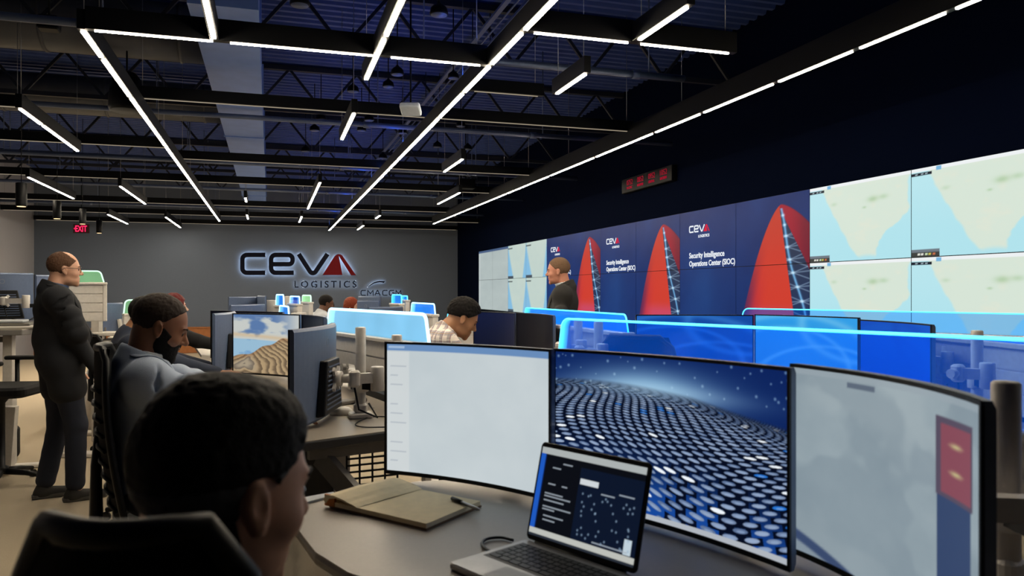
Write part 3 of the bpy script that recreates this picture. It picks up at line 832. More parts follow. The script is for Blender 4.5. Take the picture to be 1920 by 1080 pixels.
def hand_shape(F, wr, d, n, side, curl=.5):
    """palm, five separate fingers bent by curl; d points along the hand, n out of the palm's back"""
    d = np.array(d, float); d /= np.linalg.norm(d); n = np.array(n, float); n -= d*(n@d); n /= np.linalg.norm(n)
    x = np.cross(d, n)*side
    kb = wr+d*.085
    for k in (-1, 0, 1): F.cap(wr+x*.018*k, kb+x*.026*k, .017, .0135, .01)
    for k, (o, L) in enumerate(((-.033, .070), (-.011, .082), (.011, .078), (.031, .060))):
        a = kb+x*o+d*(.004-.004*abs(k-1.3)); c1, c2 = curl*(.8+.12*k), curl*(1.9+.15*k)
        d1 = d*math.cos(c1)-n*math.sin(c1); d2 = d*math.cos(c2)-n*math.sin(c2)
        b = a+d1*L*.52; F.cap(a, b, .0095, .0086, .003); F.cap(b, b+d2*L*.48, .0086, .0074, .003)
    a = wr+d*.025-x*.020; t1 = d*.62-x*.68-n*.35; t1 /= np.linalg.norm(t1)
    b = a+t1*.052; F.cap(a, b, .0135, .0105, .008); t2 = d*.85-x*.32-n*.42; t2 /= np.linalg.norm(t2)
    F.cap(b, b+t2*.036, .0102, .0085, .004)
SEATS = []
def person(name, label, loc, rz, J, K, cell=.006, group=None):
    """J: pose, K: looks"""
    T = bpy.data.objects.new('tmp', None)
    g = J.get('girth', 1.0); H = J.get('H', 1.0)
    pel = np.array(J['pelvis'], float)
    Lm = rotm(J.get('lean', 0.0), J.get('twist', 0.0), J.get('side', 0.0))
    TP = lambda x, y, z: pel+Lm@np.array([x, y, z])*H
    nb = TP(0, -.015, .50); hc = nb+(Lm@rotm(J.get('neck', .1))@np.array([0, .035, .150]))*H+np.array(J.get('head_off', (0, 0, 0)))
    HM = rotm(*J.get('head', (0, 0, 0)))
    hs = J.get('head_scale', 1.0)
    if J.get('aim'):      # stand or seat the figure so that its head is where it should be
        px, py, D = J['aim']; tgt = W(px, D, wz(py, D)); off = Matrix.Rotation(rz, 3, 'Z') @ Vector((hc[0], hc[1], 0))
        loc = (tgt.x-off.x, tgt.y-off.y, 0); dz = tgt.z-hc[2]
        if J.get('stand'): 
            H *= (tgt.z-.095)/(hc[2]-.095); pel[2] = .095+(pel[2]-.095)*(tgt.z-.095)/(hc[2]-.095)
        else: pel[2] += dz
        nb = TP(0, -.015, .50); hc = nb+(Lm@rotm(J.get('neck', .1))@np.array([0, .035, .150]))*H+np.array(J.get('head_off', (0, 0, 0)))
        if not J.get('stand'): SEATS.append((label, loc, rz, pel.copy()))
    sw = .165*g if not J.get('female') else .14
    S = [TP(-sw, -.01, .445), TP(sw, -.01, .445)]
    W_, E_ = [], []
    for i in (0, 1):
        e, w = ik(S[i], J['hands'][i], .29*H, .26*H, J.get('elbow', ((-.5, -.5, -1), (.5, -.5, -1)))[i]); E_.append(e); W_.append(w)
    hipw = .09*g
    hips = [TP(-hipw, 0, 0), TP(hipw, 0, 0)]
    legs = []
    for i in (0, 1):
        kn, an = ik(hips[i], J['feet'][i], .43*H, .43*H, J.get('knee', (0, 1, .2))); legs.append((kn, an))
    allp = np.array(S+W_+E_+hips+[nb, hc]+[q for l in legs for q in l])
    lo, hi = allp.min(0)-.24, allp.max(0)+.24
    if J.get('cut_z') is not None: lo[2] = J['cut_z']
    hd = J.get('hand_dir'); hn = J.get('hand_n', ((0, 0, 1), (0, 0, 1))); curl = J.get('curl', (.5, .5))
    def arm(F, inf, upto=1.0):
        for i in (0, 1):
            a, e, w = S[i], E_[i], W_[i]; ww = e+(w-e)*upto
            F.cap(a, e, .052*g+inf, .042+inf, .03); F.cap(e, ww, .042+inf, .042+(.027-.042)*upto+inf*.8, .02)
    def torso(F, i, hem=0.0):
        F.ell(TP(0, 0, .02), (.165*g+i, .125*g+i, .13+i), Lm, .04)
        F.ell(TP(0, .015*g, .17), (.155*g+i, .118*g*J.get('belly', 1)+i, .16+i), Lm, .05)
        F.ell(TP(0, 0, .34), (.172*g+i, .118*g+i, .17+i), Lm, .05)
        F.cap(S[0], S[1], .058+i, .058+i, .05)
        F.cap(TP(0, -.02, .40), TP(0, -.025, .49), .085+i, .055+i, .05)
        if J.get('female'):
            for q in (-1, 1): F.ell(TP(.07*q, .095, .33), (.06+i, .05+i, .06+i), Lm, .03)
    def leg(F, i, upto=1.0, flare=0.0):
        for k in (0, 1):
            kn, an = legs[k]; F.cap(hips[k], kn, .088*g+i, .058+i, .04); F.cap(kn, kn+(an-kn)*upto, .056+i, .036+i+flare, .03)
    # the body: one continuous surface
    F = Field(lo, hi, cell)
    torso(F, 0); leg(F, 0); arm(F, 0)
    head_shape(F, hc, HM, hs, J.get('jaw', 1.0), neck=nb)
    for i in (0, 1):
        d = (hd[i] if hd else W_[i]-E_[i]); hand_shape(F, W_[i], d, hn[i], 1 if i else -1, curl[i])
        an = legs[i][1]; fd = J.get('foot_dir', (0, 1, 0)); fd = np.array(fd, float)
        F.cap(an, an+np.array([0, 0, -.045]), .036, .036, .02); F.cap(an+np.array([0, 0, -.05])-fd*.02, an+np.array([0, 0, -.06])+fd*.14, .034, .026, .02)
    body = F.mesh(name, K['skin'], None); bpy.data.objects.remove(T)
    body.location = loc; body.rotation_euler = (0, 0, rz); prop(body, label, 'person', group)
    # clothes
    def cloth(nm, m, fn, h=None):
        F = Field(lo, hi, h or cell*1.25); fn(F); return F.mesh(nm, m, body)
    up = Lm@np.array([0, 0, 1.0]); fw = Lm@np.array([0, 1.0, 0])
    if K.get('trousers'):
        def f(F):
            torso(F, .010); leg(F, .016, .93, .012)
            if cell < .0056: F.bumps(.0025, 34, 1)
            F.plane(TP(0, 0, .16), up, 0)
        cloth('trousers', K['trousers'], f)
    def neckhole(F, r=.062, v=0.0, k=.008):
        F.cap(nb+(hc-nb)*.05, nb+(hc-nb)*.9, r, r+.012, k, 'sub')
        if v: F.cap(TP(0, .20, .47), TP(0, .26, .10), v, .03, k, 'sub')
    hem = J.get('hem', -.02)
    if K.get('shirt'):
        def f(F):
            torso(F, .010)
            if not K.get('jacket'): arm(F, .013, .95); F.bumps(.003, 30, 2)
            F.plane(TP(0, 0, hem), -up)
            F.cap(nb+(hc-nb)*.0, nb+(hc-nb)*.42+fw*.006, .076, .072, .012)
            neckhole(F, .056, 0, .003); F.plane(nb+(hc-nb)*.34, (hc-nb)*1.0-fw*.03, 0, .12)
        cloth('shirt', K['shirt'], f)
    if K.get('jacket'):
        def f(F):
            torso(F, .022); arm(F, .019, .97)
            for k in (0, 1):
                F.ell(S[k]+Lm@np.array([0, 0, -.01]), (.085, .088, .085), None, .04)
            if J.get('jacket_long'):
                for k in (0, 1): F.cap(hips[k]+np.array([0, 0, .04]), hips[k]+(legs[k][0]-hips[k])*J['jacket_long'], .118*g, .112*g, .05)
                F.cap(hips[0], hips[1], .118*g, .118*g, .04)
            else: F.plane(TP(0, 0, hem-.03), -up)
            F.cap(nb-fw*.020, nb-fw*.022+(hc-nb)*.22, .086, .080, .014)
            if cell < .0075:
                # folds at the sleeve bends
                for k in (0, 1):
                    for q in range(5):
                        c = E_[k]+(S[k]-E_[k])*(.08+.11*q); a = np.array([.05, .02, .02*(-1)**q]); F.cap(c-a, c+a, .050*g+.014, .050*g+.014, .012)
                F.bumps(.0035, 24, 3)
            if K.get('creases'):
                for k in (0, 1):
                    sg = 1 if k else -1; ax = (E_[k]-S[k]); out = Lm@np.array([sg, 0, 0.0]); out -= ax*(out@ax)/(ax@ax); out /= np.linalg.norm(out)
                    fw_ = np.cross(ax/np.linalg.norm(ax), out)
                    for q, (t_, tilt, ln) in enumerate(((.10, .3, .07), (.32, -.35, .06), (.50, .4, .06), (.68, -.25, .06), (.86, .3, .055), (.95, -.1, .05))):
                        c = S[k]+ax*t_+out*(.083-.018*t_); dd = fw_*ln+ax/np.linalg.norm(ax)*tilt*ln; F.cap(c-dd-out*.022, c, .002, .008, .016, 'sub'); F.cap(c, c+dd-out*.022, .008, .002, .016, 'sub')
            neckhole(F, .066, .075, .004); F.plane(nb+(hc-nb)*.30, hc-nb, 0, .13)
        jk = cloth('jacket', K['jacket'], f)
        if cell < .0075:
            for q in (-1, 1):
                path = [Vector(TP(.052*q, -.055, .535)), Vector(TP(.088*q, -.005, .515)), Vector(TP(.098*q, .07, .455)), Vector(TP(.098*q, .14, .36)), Vector(TP(.060*q, .19, .22)), Vector(TP(.02*q, .20, .10))]
                path = smooth_pts(path, 6); wd = np.interp(np.linspace(0, 1, len(path)), [0, .2, .45, .5, .7, 1], [.045, .055, .045, .085, .06, .01])
                vs = []; nw = 4
                for a_, w_ in zip(path, wd):
                    inw = Vector(Lm@np.array([-q, .15, .0]))
                    for m_ in range(nw+1): vs.append(a_-inw*w_*(m_/nw-.35))
                fs = [(a_*(nw+1)+m_, a_*(nw+1)+m_+1, (a_+1)*(nw+1)+m_+1, (a_+1)*(nw+1)+m_) for a_ in range(len(path)-1) for m_ in range(nw)]
                lo_ = MB().add(vs, fs, smooth=True).build('lapel', K['jacket'], body)
                sw_ = lo_.modifiers.new('fit', 'SHRINKWRAP'); sw_.target = jk; sw_.wrap_method = 'NEAREST_SURFACEPOINT'; sw_.offset = .004; sw_.wrap_mode = 'OUTSIDE_SURFACE'
                sd_ = lo_.modifiers.new('thick', 'SOLIDIFY'); sd_.thickness = .004; sd_.offset = 0
    # hair, beard
    P = lambda x, y, z: hc+HM@np.array([x*hs, y*hs, z*hs])
    hl, hh = hc-.2, hc+.2
    hair = K.get('hair'); st = K.get('hair_style', 'short')
    if hair:
        h_c = cell*.75
        F = Field(hl, hh, h_c); th = K.get('hair_thick', .007)
        if st == 'long':
            head_shape(F, hc, HM, hs, infl=.016, ears=False); F.cap(P(0, -.045, -.02), P(0, -.055, -.13), .078*hs, .066*hs, .03)
            F.bumps(.004, 70, 2)
            F.cap(P(0, .13, -.02), P(0, .14, -.20), .062*hs, .085*hs, .012, 'sub'); F.ell(P(0, .115, -.005), (.100*hs, .072*hs, .082*hs), HM, .008, 'sub')
            F.plane(P(0, 0, -.16), HM@np.array([0, 0, -1.0]))
        else:
            head_shape(F, hc, HM, hs, infl=th, ears=False)
            if K.get('hair_top'): F.ell(P(0, .000, .085), (.070*hs, .088*hs, .045*hs+K['hair_top']), HM, .02)
            if K.get('curls'): F.bumps(.0055, 130, 2)
            else: F.bumps(.0016, 160, 2)
            # hairline: rises from the nape to the forehead; clears the ears
            F.plane(P(0, .075, K.get('hairline', .072)), HM@np.array([0, .72, -.69]))
            for q in (-1, 1): F.ell(P(.085*q, .004, -.012), (.03, .030, .040), HM, .004, 'sub')
            F.plane(P(0, -.06, -.068), HM@np.array([0, -.1, -1.0]))
            if st == 'balding': F.ell(P(0, .060, .112), (.056*hs, .080*hs, .062*hs), HM, .006, 'sub')
        if K.get('hair_cut') is not None: F.plane(P(0, 0, K['hair_cut']), HM@np.array([0, .25, -1.0]), .004)
        F.bumps(.0022, 230, 7)
        F.mesh('hair', hair, body)
    if K.get('sides'):      # greying sides, cut closer than the top
        F = Field(hl, hh, cell*.75); head_shape(F, hc, HM, hs, infl=K.get('hair_thick', .007)+.0015, ears=False); F.bumps(.0016, 160, 5)
        F.plane(P(0, .073, .072), HM@np.array([0, .72, -.69])); F.plane(P(0, 0, .030), HM@np.array([0, -.25, 1.0]), .01)
        for q in (-1, 1): F.ell(P(.085*q, .004, -.012), (.03, .030, .040), HM, .004, 'sub')
        F.plane(P(0, -.06, -.068), HM@np.array([0, -.1, -1.0]))
        sd = F.mesh('greying_sides', K['sides'], body)
    if K.get('beard'):
        F = Field(hl, hh, cell*.75); head_shape(F, hc, HM, hs, J.get('jaw', 1.0), infl=.0055, ears=False)
        F.ell(P(0, .058, -.100), (.040, .032, .030), HM, .02); F.bumps(.002, 180, 4)
        F.plane(P(0, .10, -.043), HM@np.array([0, .55, .95])); F.plane(P(0, .010, 0), HM@np.array([0, -1.0, .15]))
        F.plane(P(0, .0, .010), HM@np.array([0, 0, 1.0]))
        F.ell(P(0, .104, -.0585), (.020, .014, .008), HM, .003, 'sub')
        F.mesh('beard', K['beard'], body)
    # eyes and brows
    if K.get('eyes', True):
        for q in (-1, 1):
            e = MB(); c = P(.031*q, .0795, .003)
            e.lathe([(.0003, -.0112), (.006, -.0095), (.0098, -.0055), (.0112, 0), (.0098, .0055), (.006, .0095), (.0003, .0112)], n=14, M=Matrix.Translation(Vector(c)))
            eo = e.build('eye', K.get('eye_mat', M_eye), body)
            mb = MB(); mb.tube([P(.014*q, .0965, .024), P(.031*q, .095, .029), P(.048*q, .080, .024)], [.0035, .004, .0022], 6).build('eyebrow', hair or K['skin'], body)
    if K.get('glasses'):
        G = MB()
        for q in (-1, 1):
            ring = [P(.034*q+.024*math.cos(a), .106-.35*abs(.034*q+.024*math.cos(a))*.35, .002+.018*math.sin(a)) for a in np.linspace(0, 2*PI, 17)[:-1]]
            G.tube(ring, .0017, 6, closed=True)
            G.tube([P(.058*q, .098, .010), P(.079*q, .045, .013), P(.083*q, -.005, .012), P(.083*q, -.020, -.002)], .0018, 6)
        G.tube([P(-.010, .103, .006), P(0, .107, .009), P(.010, .103, .006)], .0017, 6)
        G.build('glasses', M_black, body)
    if K.get('shoes'):
        for k in (0, 1):
            an = legs[k][1]; fd = np.array(J.get('foot_dir', (0, 1, 0)), float)
            fl = Field(an-.25, an+.28, cell)
            z0 = an[2]-.095
            fl.cap(an+np.array([0, 0, -.02])-fd*.012, an+np.array([0, 0, -.055])-fd*.02, .043, .046, .02)
            fl.cap(an+np.array([0, 0, -.055])-fd*.02, an+np.array([0, 0, -.068])+fd*.15, .045, .036, .02)
            fl.cap(an+np.array([0, 0, -.072])-fd*.035, an+np.array([0, 0, -.078])+fd*.165, .040, .038, .012)
            fl.plane((0, 0, z0+.006), (0, 0, -1)); fl.plane(an+np.array([0, 0, .012]), (0, 0, 1))
            sh = fl.mesh('shoe', K['shoes'], body)
            so = MB(); side = np.cross(fd, [0, 0, 1]); prof = [(-.080, .030), (-.055, .043), (.02, .042), (.09, .046), (.15, .042), (.195, .026), (.208, .0)]
            pl = [an+fd*a+side*b for a, b in prof]+[an+fd*a-side*b for a, b in reversed(prof[:-1])]
            so.prism([(p[0], p[1]) for p in pl], z0, z0+.026); so.build('sole', K.get('sole', M_sole), sh, bevel=.004)
    return body, dict(hc=hc, S=S, E=E_, W=W_, legs=legs)
H_thin = mat('hair_thin_brown', (92, 66, 50), .6, bump=.5, scale=500, spec=.15)
M_eye = mat('eye_dark', (70, 60, 55), .15); M_sole = mat('grey_shoe_sole', (84, 82, 78), .7)
def skin(name, rgb): 
    m = mat(name, rgb, .5, var=.07, scale=60); m.node_tree.nodes['Principled BSDF'].inputs['Subsurface Weight'].default_value = .08
    m.node_tree.nodes['Principled BSDF'].inputs['Subsurface Radius'].default_value = (.02, .008, .005); return m
SK_fair = skin('skin_fair', (206, 158, 132)); SK_pink = skin('skin_ruddy', (208, 142, 116)); SK_brown = skin('skin_brown', (140, 92, 64))
SK_deep = skin('skin_deep_brown', (106, 70, 50)); SK_tan = skin('skin_tan', (176, 126, 92)); SK_pale = skin('skin_pale', (220, 178, 156))
H_black = mat('hair_black', (20, 16, 15), .6, bump=.6, scale=500, spec=.15); H_brown = mat('hair_dark_brown', (44, 32, 26), .6, bump=.5, scale=500, spec=.15)
H_fair = mat('hair_sandy_grey', (128, 100, 78), .6, bump=.5, scale=500, spec=.15); H_red = mat('hair_auburn', (120, 52, 32), .5, bump=.6, scale=400, spec=.15)
H_grey = mat('hair_greying', (92, 92, 96), .6, bump=.5, scale=500, spec=.15); H_dbl = mat('hair_deep_red', (98, 34, 34), .5, bump=.6, scale=400, spec=.15)
C_suit = mat('dark_charcoal_wool', (17, 20, 27), .85, bump=.3, scale=500); C_jeans = mat('dark_denim', (28, 34, 50), .85, bump=.4, scale=400)
C_grey = mat('blue_grey_wool', (168, 182, 204), .85, bump=.35, scale=500, var=.2); C_navy = mat('navy_cloth', (36, 44, 62), .85, bump=.3, scale=400)
C_white = mat('white_shirt_cotton', (196, 200, 206), .8, scale=300); C_blue = mat('steel_blue_shirt', (58, 76, 108), .8, scale=300)
C_black = mat('black_knit', (16, 16, 18), .9, bump=.3, scale=400); C_blaz = mat('dark_olive_blazer', (44, 43, 42), .85, bump=.3, scale=500)
def plaid():
    m = bpy.data.materials.new('plaid_cotton'); m.use_nodes = True; nt = m.node_tree; b = nt.nodes['Principled BSDF']; b.inputs['Roughness'].default_value = .85
    tc = nt.nodes.new('ShaderNodeTexCoord'); sp = nt.nodes.new('ShaderNodeSeparateXYZ'); nt.links.new(tc.outputs['Object'], sp.inputs[0])
    def math_(op, a, b_=None, c=None):
        n = nt.nodes.new('ShaderNodeMath'); n.operation = op
        for i, q in enumerate((a, b_, c)):
            if q is None: continue
            if hasattr(q, 'links'): nt.links.new(q, n.inputs[i])
            else: n.inputs[i].default_value = q
        return n.outputs[0]
    def stripe(src, f, ph, w): return math_('LESS_THAN', math_('FRACT', math_('ADD', math_('MULTIPLY', src, f), ph)), w)
    xy = math_('ADD', math_('MULTIPLY', sp.outputs[0], .7), sp.outputs[1])
    prev = None; col = (*lin((226, 214, 206)), 1)
    for src, f, ph, w, c in ((xy, 17, 0, .42, (142, 134, 138)), (sp.outputs[2], 17, .3, .42, (138, 132, 140)), (xy, 17, .5, .08, (230, 224, 214)), (sp.outputs[2], 17, .8, .08, (230, 222, 210)),
                             (xy, 17, .68, .05, (150, 84, 96)), (sp.outputs[2], 17, .12, .05, (160, 120, 60))):
        mx = nt.nodes.new('ShaderNodeMix'); mx.data_type = 'RGBA'; nt.links.new(math_('MULTIPLY', stripe(src, f, ph, w), .75), mx.inputs[0])
        if prev is None: mx.inputs[6].default_value = col
        else: nt.links.new(prev, mx.inputs[6])
        mx.inputs[7].default_value = (*lin(c), 1); prev = mx.outputs[2]
    nt.links.new(prev, b.inputs['Base Color']); return m
C_plaid = plaid()

def facing(px, off):     # heading so that the figure at that picture column faces 'off' degrees clockwise from straight away
    return -(YAW+math.atan((px-960)/FPX)+R(off))
def place(px, D): x, y = wxy(px, D); return (x, y, 0)
# chairs
def office_chair(label, loc, rz, seat=.5, back_top=.62, w_top=.44, w_low=.46, ribs=True, arms=True, group='black mesh office chairs'):
    """figure faces +y; back of the chair at -y"""
    T = thing('office_chair', label, 'chair', (loc[0], loc[1], 0), rz, group)
    MB().rbox((0, .02, seat-.04), (.50, .48, .08), .09, seg=5).build('seat', M_dark, T)
    bh = back_top; pts = []
    fr_ = MB(); n = 14; vs = []
    # curved mesh back
    nu, nv = 8, 16
    def bp(u, v, d=0): 
        w = (w_low+(w_top-w_low)*v)*(1-.22*(max(0, v-.75)/.25)**2); x = (u-.5)*w
        return (x, -.22-.05*math.sin(v*PI*.9)*.5-.06*v+.05*(2*abs(u-.5))**2-d, seat+.06+v*bh)
    for d in (0, .018):
        for j in range(nv+1):
            for i in range(nu+1): vs.append(bp(i/nu, j/nv, d))
    N = (nu+1)*(nv+1); fs = []
    for j in range(nv):
        for i in range(nu):
            a = j*(nu+1)+i; fs.append((a, a+1, a+nu+2, a+nu+1)); fs.append((N+a, N+a+nu+1, N+a+nu+2, N+a+1))
    MB().add(vs, fs, smooth=True).build('backrest', M_mesh, T)
    rim = [bp(0, v, .01) for v in np.linspace(0, .93, 10)]+[bp(u, 1, .01) for u in np.linspace(.1, .9, 7)]+[bp(1, v, .01) for v in np.linspace(.93, 0, 10)]+[bp(u, 0, .01) for u in np.linspace(.9, .1, 5)]
    MB().tube(rim, .014, 8, closed=True).build('back_frame', M_black, T)
    if ribs:
        for k in range(9):
            v = .08+.085*k; MB().tube([bp(u, v, .026) for u in (.04, .3, .5, .7, .96)], .007, 6).build('back_rib', M_black, T)
    MB().tube([(0, -.2, seat-.07), (0, -.30, seat), (0, -.30, seat+.25), (0, -.29, seat+.40)], [.03, .028, .02, .014], 8).build('back_support', M_black, T)
    if arms:
        for s in (-1, 1):
            a = MB().tube([(s*.24, -.02, seat-.06), (s*.29, -.02, seat-.02), (s*.29, -.02, seat+.17)], .018, 8).build('arm_post', M_black, T)
            MB().rbox((s*.29, .02, seat+.185), (.085, .26, .03), .03, seg=4).build('arm_pad', M_dark, T)
    MB().lathe([(.05, 0), (.05, .05), (.028, .06), (.028, seat-.24), (.06, seat-.2), (.08, seat-.16)], c=(0, 0, .10), n=16).build('gas_column', M_black, T)
    for k in range(5):
        a = 2*PI*k/5+.3; c, s = math.cos(a), math.sin(a)
        L = MB().tube([(0.03*c, .03*s, .115), (.18*c, .18*s, .10), (.30*c, .30*s, .075)], [.026, .022, .016], 8).build('leg', M_black, T)
        MB().tube([(.305*c-.012*s, .305*s+.012*c, .032), (.305*c+.012*s, .305*s-.012*c, .032)], .031, 14).build('caster', M_black, L)
    return T
# ================================================================== picture contents for the desk displays
def off_dark(u, v): return [6+4*v+0*u, 12+10*v+0*u, 30+26*v+0*u]
def off_black(u, v): return [3+0*u, 5+0*u, 10+6*v]
def pins(u, v):
    sky = blend([10+0*u, 34+0*u, 92+0*u], np.exp(-(((u-.42)/.30)**2+((v-.80)/.13)**2))*.9, (150, 196, 226))
    c = sky
    hz = .80+.035*np.cos((u-.2)*4)-.16*np.clip(u-.62, 0, 1)
    d = np.clip(hz-v, .001, 1); t = 1/(d*1.0+.10)
    a_ = .50*np.sin(t*.62+.9)-.10*t*.5
    X = (u-.42)*(t*2.7+7.5)+a_*6+20; Zr = 17.5*np.log(t)+2.2*np.sin((u-.3)*4.5)*1.6
    i, j = np.floor(X), np.floor(Zr); odd = np.mod(j, 2)*.5; i = np.floor(X+odd); fx, fy = X+odd-i-.5, Zr-j-.5
    r = np.hypot(fx/.36, (fy-.10)/.34)
    h = np.modf(np.abs(np.sin(i*12.99+j*78.23)*43758.5))[0]
    gnd = sst(-.004, .03, hz-v)
    near = sst(.30, .75, d)
    base = blend([5+0*u, 12+0*u, 32+0*u], near*(np.modf(np.abs(np.sin(i*3.7)*917.3))[0] > .4)*.9, (24, 78, 168))
    c = blend(c, gnd, base)
    c = blend(c, (np.abs(fx) < .26)*(fy > .1)*gnd*.6, (44, 80, 132))
    cap = sst(1.08, .86, r)*gnd
    cc = [92+56*h+0*u, 112+54*h+0*u, 148+48*h+0*u]
    cc = blend(cc, (h > .93).astype(float), (238, 244, 250)); cc = blend(cc, ((h > .87) & (h < .90)).astype(float), (36, 116, 214))
    cc = blend(cc, sst(.8, .5, np.hypot((fx-.02)/.3, (fy-.04)/.26))*.6*(h < .93), (150, 172, 204))
    c = blend(c, cap*(1-.5*sst(.12, .0, hz-v)), cc)
    c = blend(c, np.exp(-(((u-.45)/.34)**2+((v-.80)/.05)**2))*.55, (170, 206, 230))
    for k in range(46):
        a = math.sin(k*12.7)*.5+.5; b = .80+.19*(math.sin(k*7.3+1)*.5+.5); rr = .006+.007*(math.sin(k*3.1)*.5+.5)
        c = blend(c, np.clip(1.1-np.hypot((u-a)*1.7, (v-b))/rr, 0, 1)*.6, (170, 205, 232))
    c = blend(c, (v < .032).astype(float), (176, 182, 190))
    return c
def map_app(u, v):
    n = fbm(u*4, v*3.4, 21); c = [186+16*n, 197+14*n, 202+12*n]
    c = blend(c, rect(u, v, 0, .13, 0, .94)*.6, (212, 216, 216))
    c = blend(c, rect(u, v, 0, 1, .95, 1), (104, 140, 186)); c = blend(c, rect(u, v, .01, .10, .965, .99), (160, 185, 214))
    for k in range(12):
        y = .90-.075*k; c = blend(c, rect(u, v, .02, .09+.03*math.sin(k*2.1), y, y+.008)*.35, (120, 130, 150))
    return c
def map_grey(u, v):
    n = fbm(u*3.2+2, v*3, 31, 5); c = [126+34*n, 142+32*n, 152+28*n]
    c = blend(c, sst(.48, .62, fbm(u*2+7, v*2.2, 4))*.35, (168, 180, 184)); c = blend(c, sst(.6, .5, fbm(u*3, v*3, 14))*.25, (104, 120, 134))
    c = blend(c, rect(u, v, .26, .40, .935, .957), (92, 104, 120))
    c = blend(c, rect(u, v, 0, 1, .97, 1)*.7, (150, 162, 170))
    c = blend(c, sst(.0, .02, .13-.42*u-v), (58, 74, 108)); c = blend(c, sst(.0, .02, .075-.42*u-v), (130, 144, 156))
    c = blend(c, rect(u, v, .74, .94, 0, .60), (50, 68, 104)); c = blend(c, rect(u, v, .73, .95, .58, .90), (84, 74, 92))
    c = blend(c, rect(u, v, .76, .94, .60, .88), (132, 72, 86))
    for yy in (.80, .69): c = blend(c, np.clip(1.2-np.hypot((u-.85)/.045, (v-yy)/.012), 0, 1), (190, 180, 130))
    return c
def terraces(u, v):
    n = fbm(u*4, v*6, 41, 5)
    sky = [196+0*u, 200+0*u, 196+0*u]; sky = blend(sky, sst(.46, .64, fbm(u*3.2+1, v*5, 8))*sst(1.05, .5, u)*.9, (78, 112, 164))
    sky = blend(sky, np.exp(-((v-(.66-.08*u))/.035)**2)*.7, (206, 178, 140))
    water = blend([150+0*u, 186+0*u, 210+0*u], sst(.5, .0, u)*sst(.5, .62, n+.1), (76, 128, 190))
    hz = .60-.06*u; c = blend(sky, sst(0, .02, hz-v), water)
    hill = .28+.34*sst(-.05, .85, u)+.02*np.sin(u*20)
    m = sst(0, .02, hill-v); cx, cy = .25, .16
    w = u*1.4-cx+.06*np.sin(v*14); r = np.hypot(w, (v-cy)*2.0)*(1+.25*np.sin(np.arctan2(v-cy, w)*3))
    st = np.modf(r*6.5+1.8*n)[0]
    ter = blend([166+20*n, 142+18*n, 108+14*n], sst(.25, .85, st)*.7, (84, 70, 56)); ter = blend(ter, sst(.3, .1, r)*.4, (150, 152, 150))
    ter = blend(ter, (sst(.35, .45, hill-v) > 2), (0, 0, 0)); ter = blend(ter, sst(.10, .0, hill-v)*.4, (140, 92, 60))
    return blend(c, m, ter)
def swirl(base, lite):
    def f(u, v):
        c = [base[0]+10*v+0*u, base[1]+25*v+0*u, base[2]+25*v+0*u]
        for (cx, cy, r, w) in ((.30, .2, .62, .03), (.36, .1, .92, .05), (1.0, .9, .55, .05), (.7, -.2, .75, .03)):
            d = np.hypot(u-cx, v-cy)-r; c = blend(c, np.exp(-(d/w)**2)*.55+sst(0, -.3, d)*.10, lite)
        return c
    return f
def dashboard(u, v):
    c = [10+0*u, 13+0*u, 20+0*u]
    c = blend(c, rect(u, v, .42, 1, .05, .86), (12, 22, 42))
    c = blend(c, (u < .055).astype(float), (30, 88, 190))
    c = blend(c, rect(u, v, .05, .055+.0, 0, 1), (10, 30, 80))
    c = blend(c, (v > .93).astype(float), (170, 176, 176)); c = blend(c, (v < .085).astype(float), (188, 190, 184)); c = blend(c, (v < .03).astype(float), (40, 46, 56))
    c = blend(c, rect(u, v, .43, .60, .68, .745), (206, 212, 216)); c = blend(c, rect(u, v, .90, .96, .10, .25), (190, 206, 216))
    for k, (x0, x1, y) in enumerate(((.10, .36, .46), (.10, .28, .49), (.10, .30, .41), (.10, .38, .34), (.10, .22, .31), (.12, .32, .24), (.12, .24, .20), (.12, .19, .60), (.26, .31, .60), (.14, .22, .78), (.24, .33, .84), (.64, .76, .62), (.80, .93, .66), (.62, .93, .115))):
        c = blend(c, rect(u, v, x0, x1, y, y+.014)*.8, (170, 180, 190))
    for k in range(44):
        a = .47+.47*(math.sin(k*91.7)*.5+.5); b = .13+.46*(math.sin(k*57.3+2)*.5+.5)
        c = blend(c, np.clip(1.3-np.hypot((u-a)/.009, (v-b)/.014), 0, 1)*.8, (150, 176, 200))
    return c
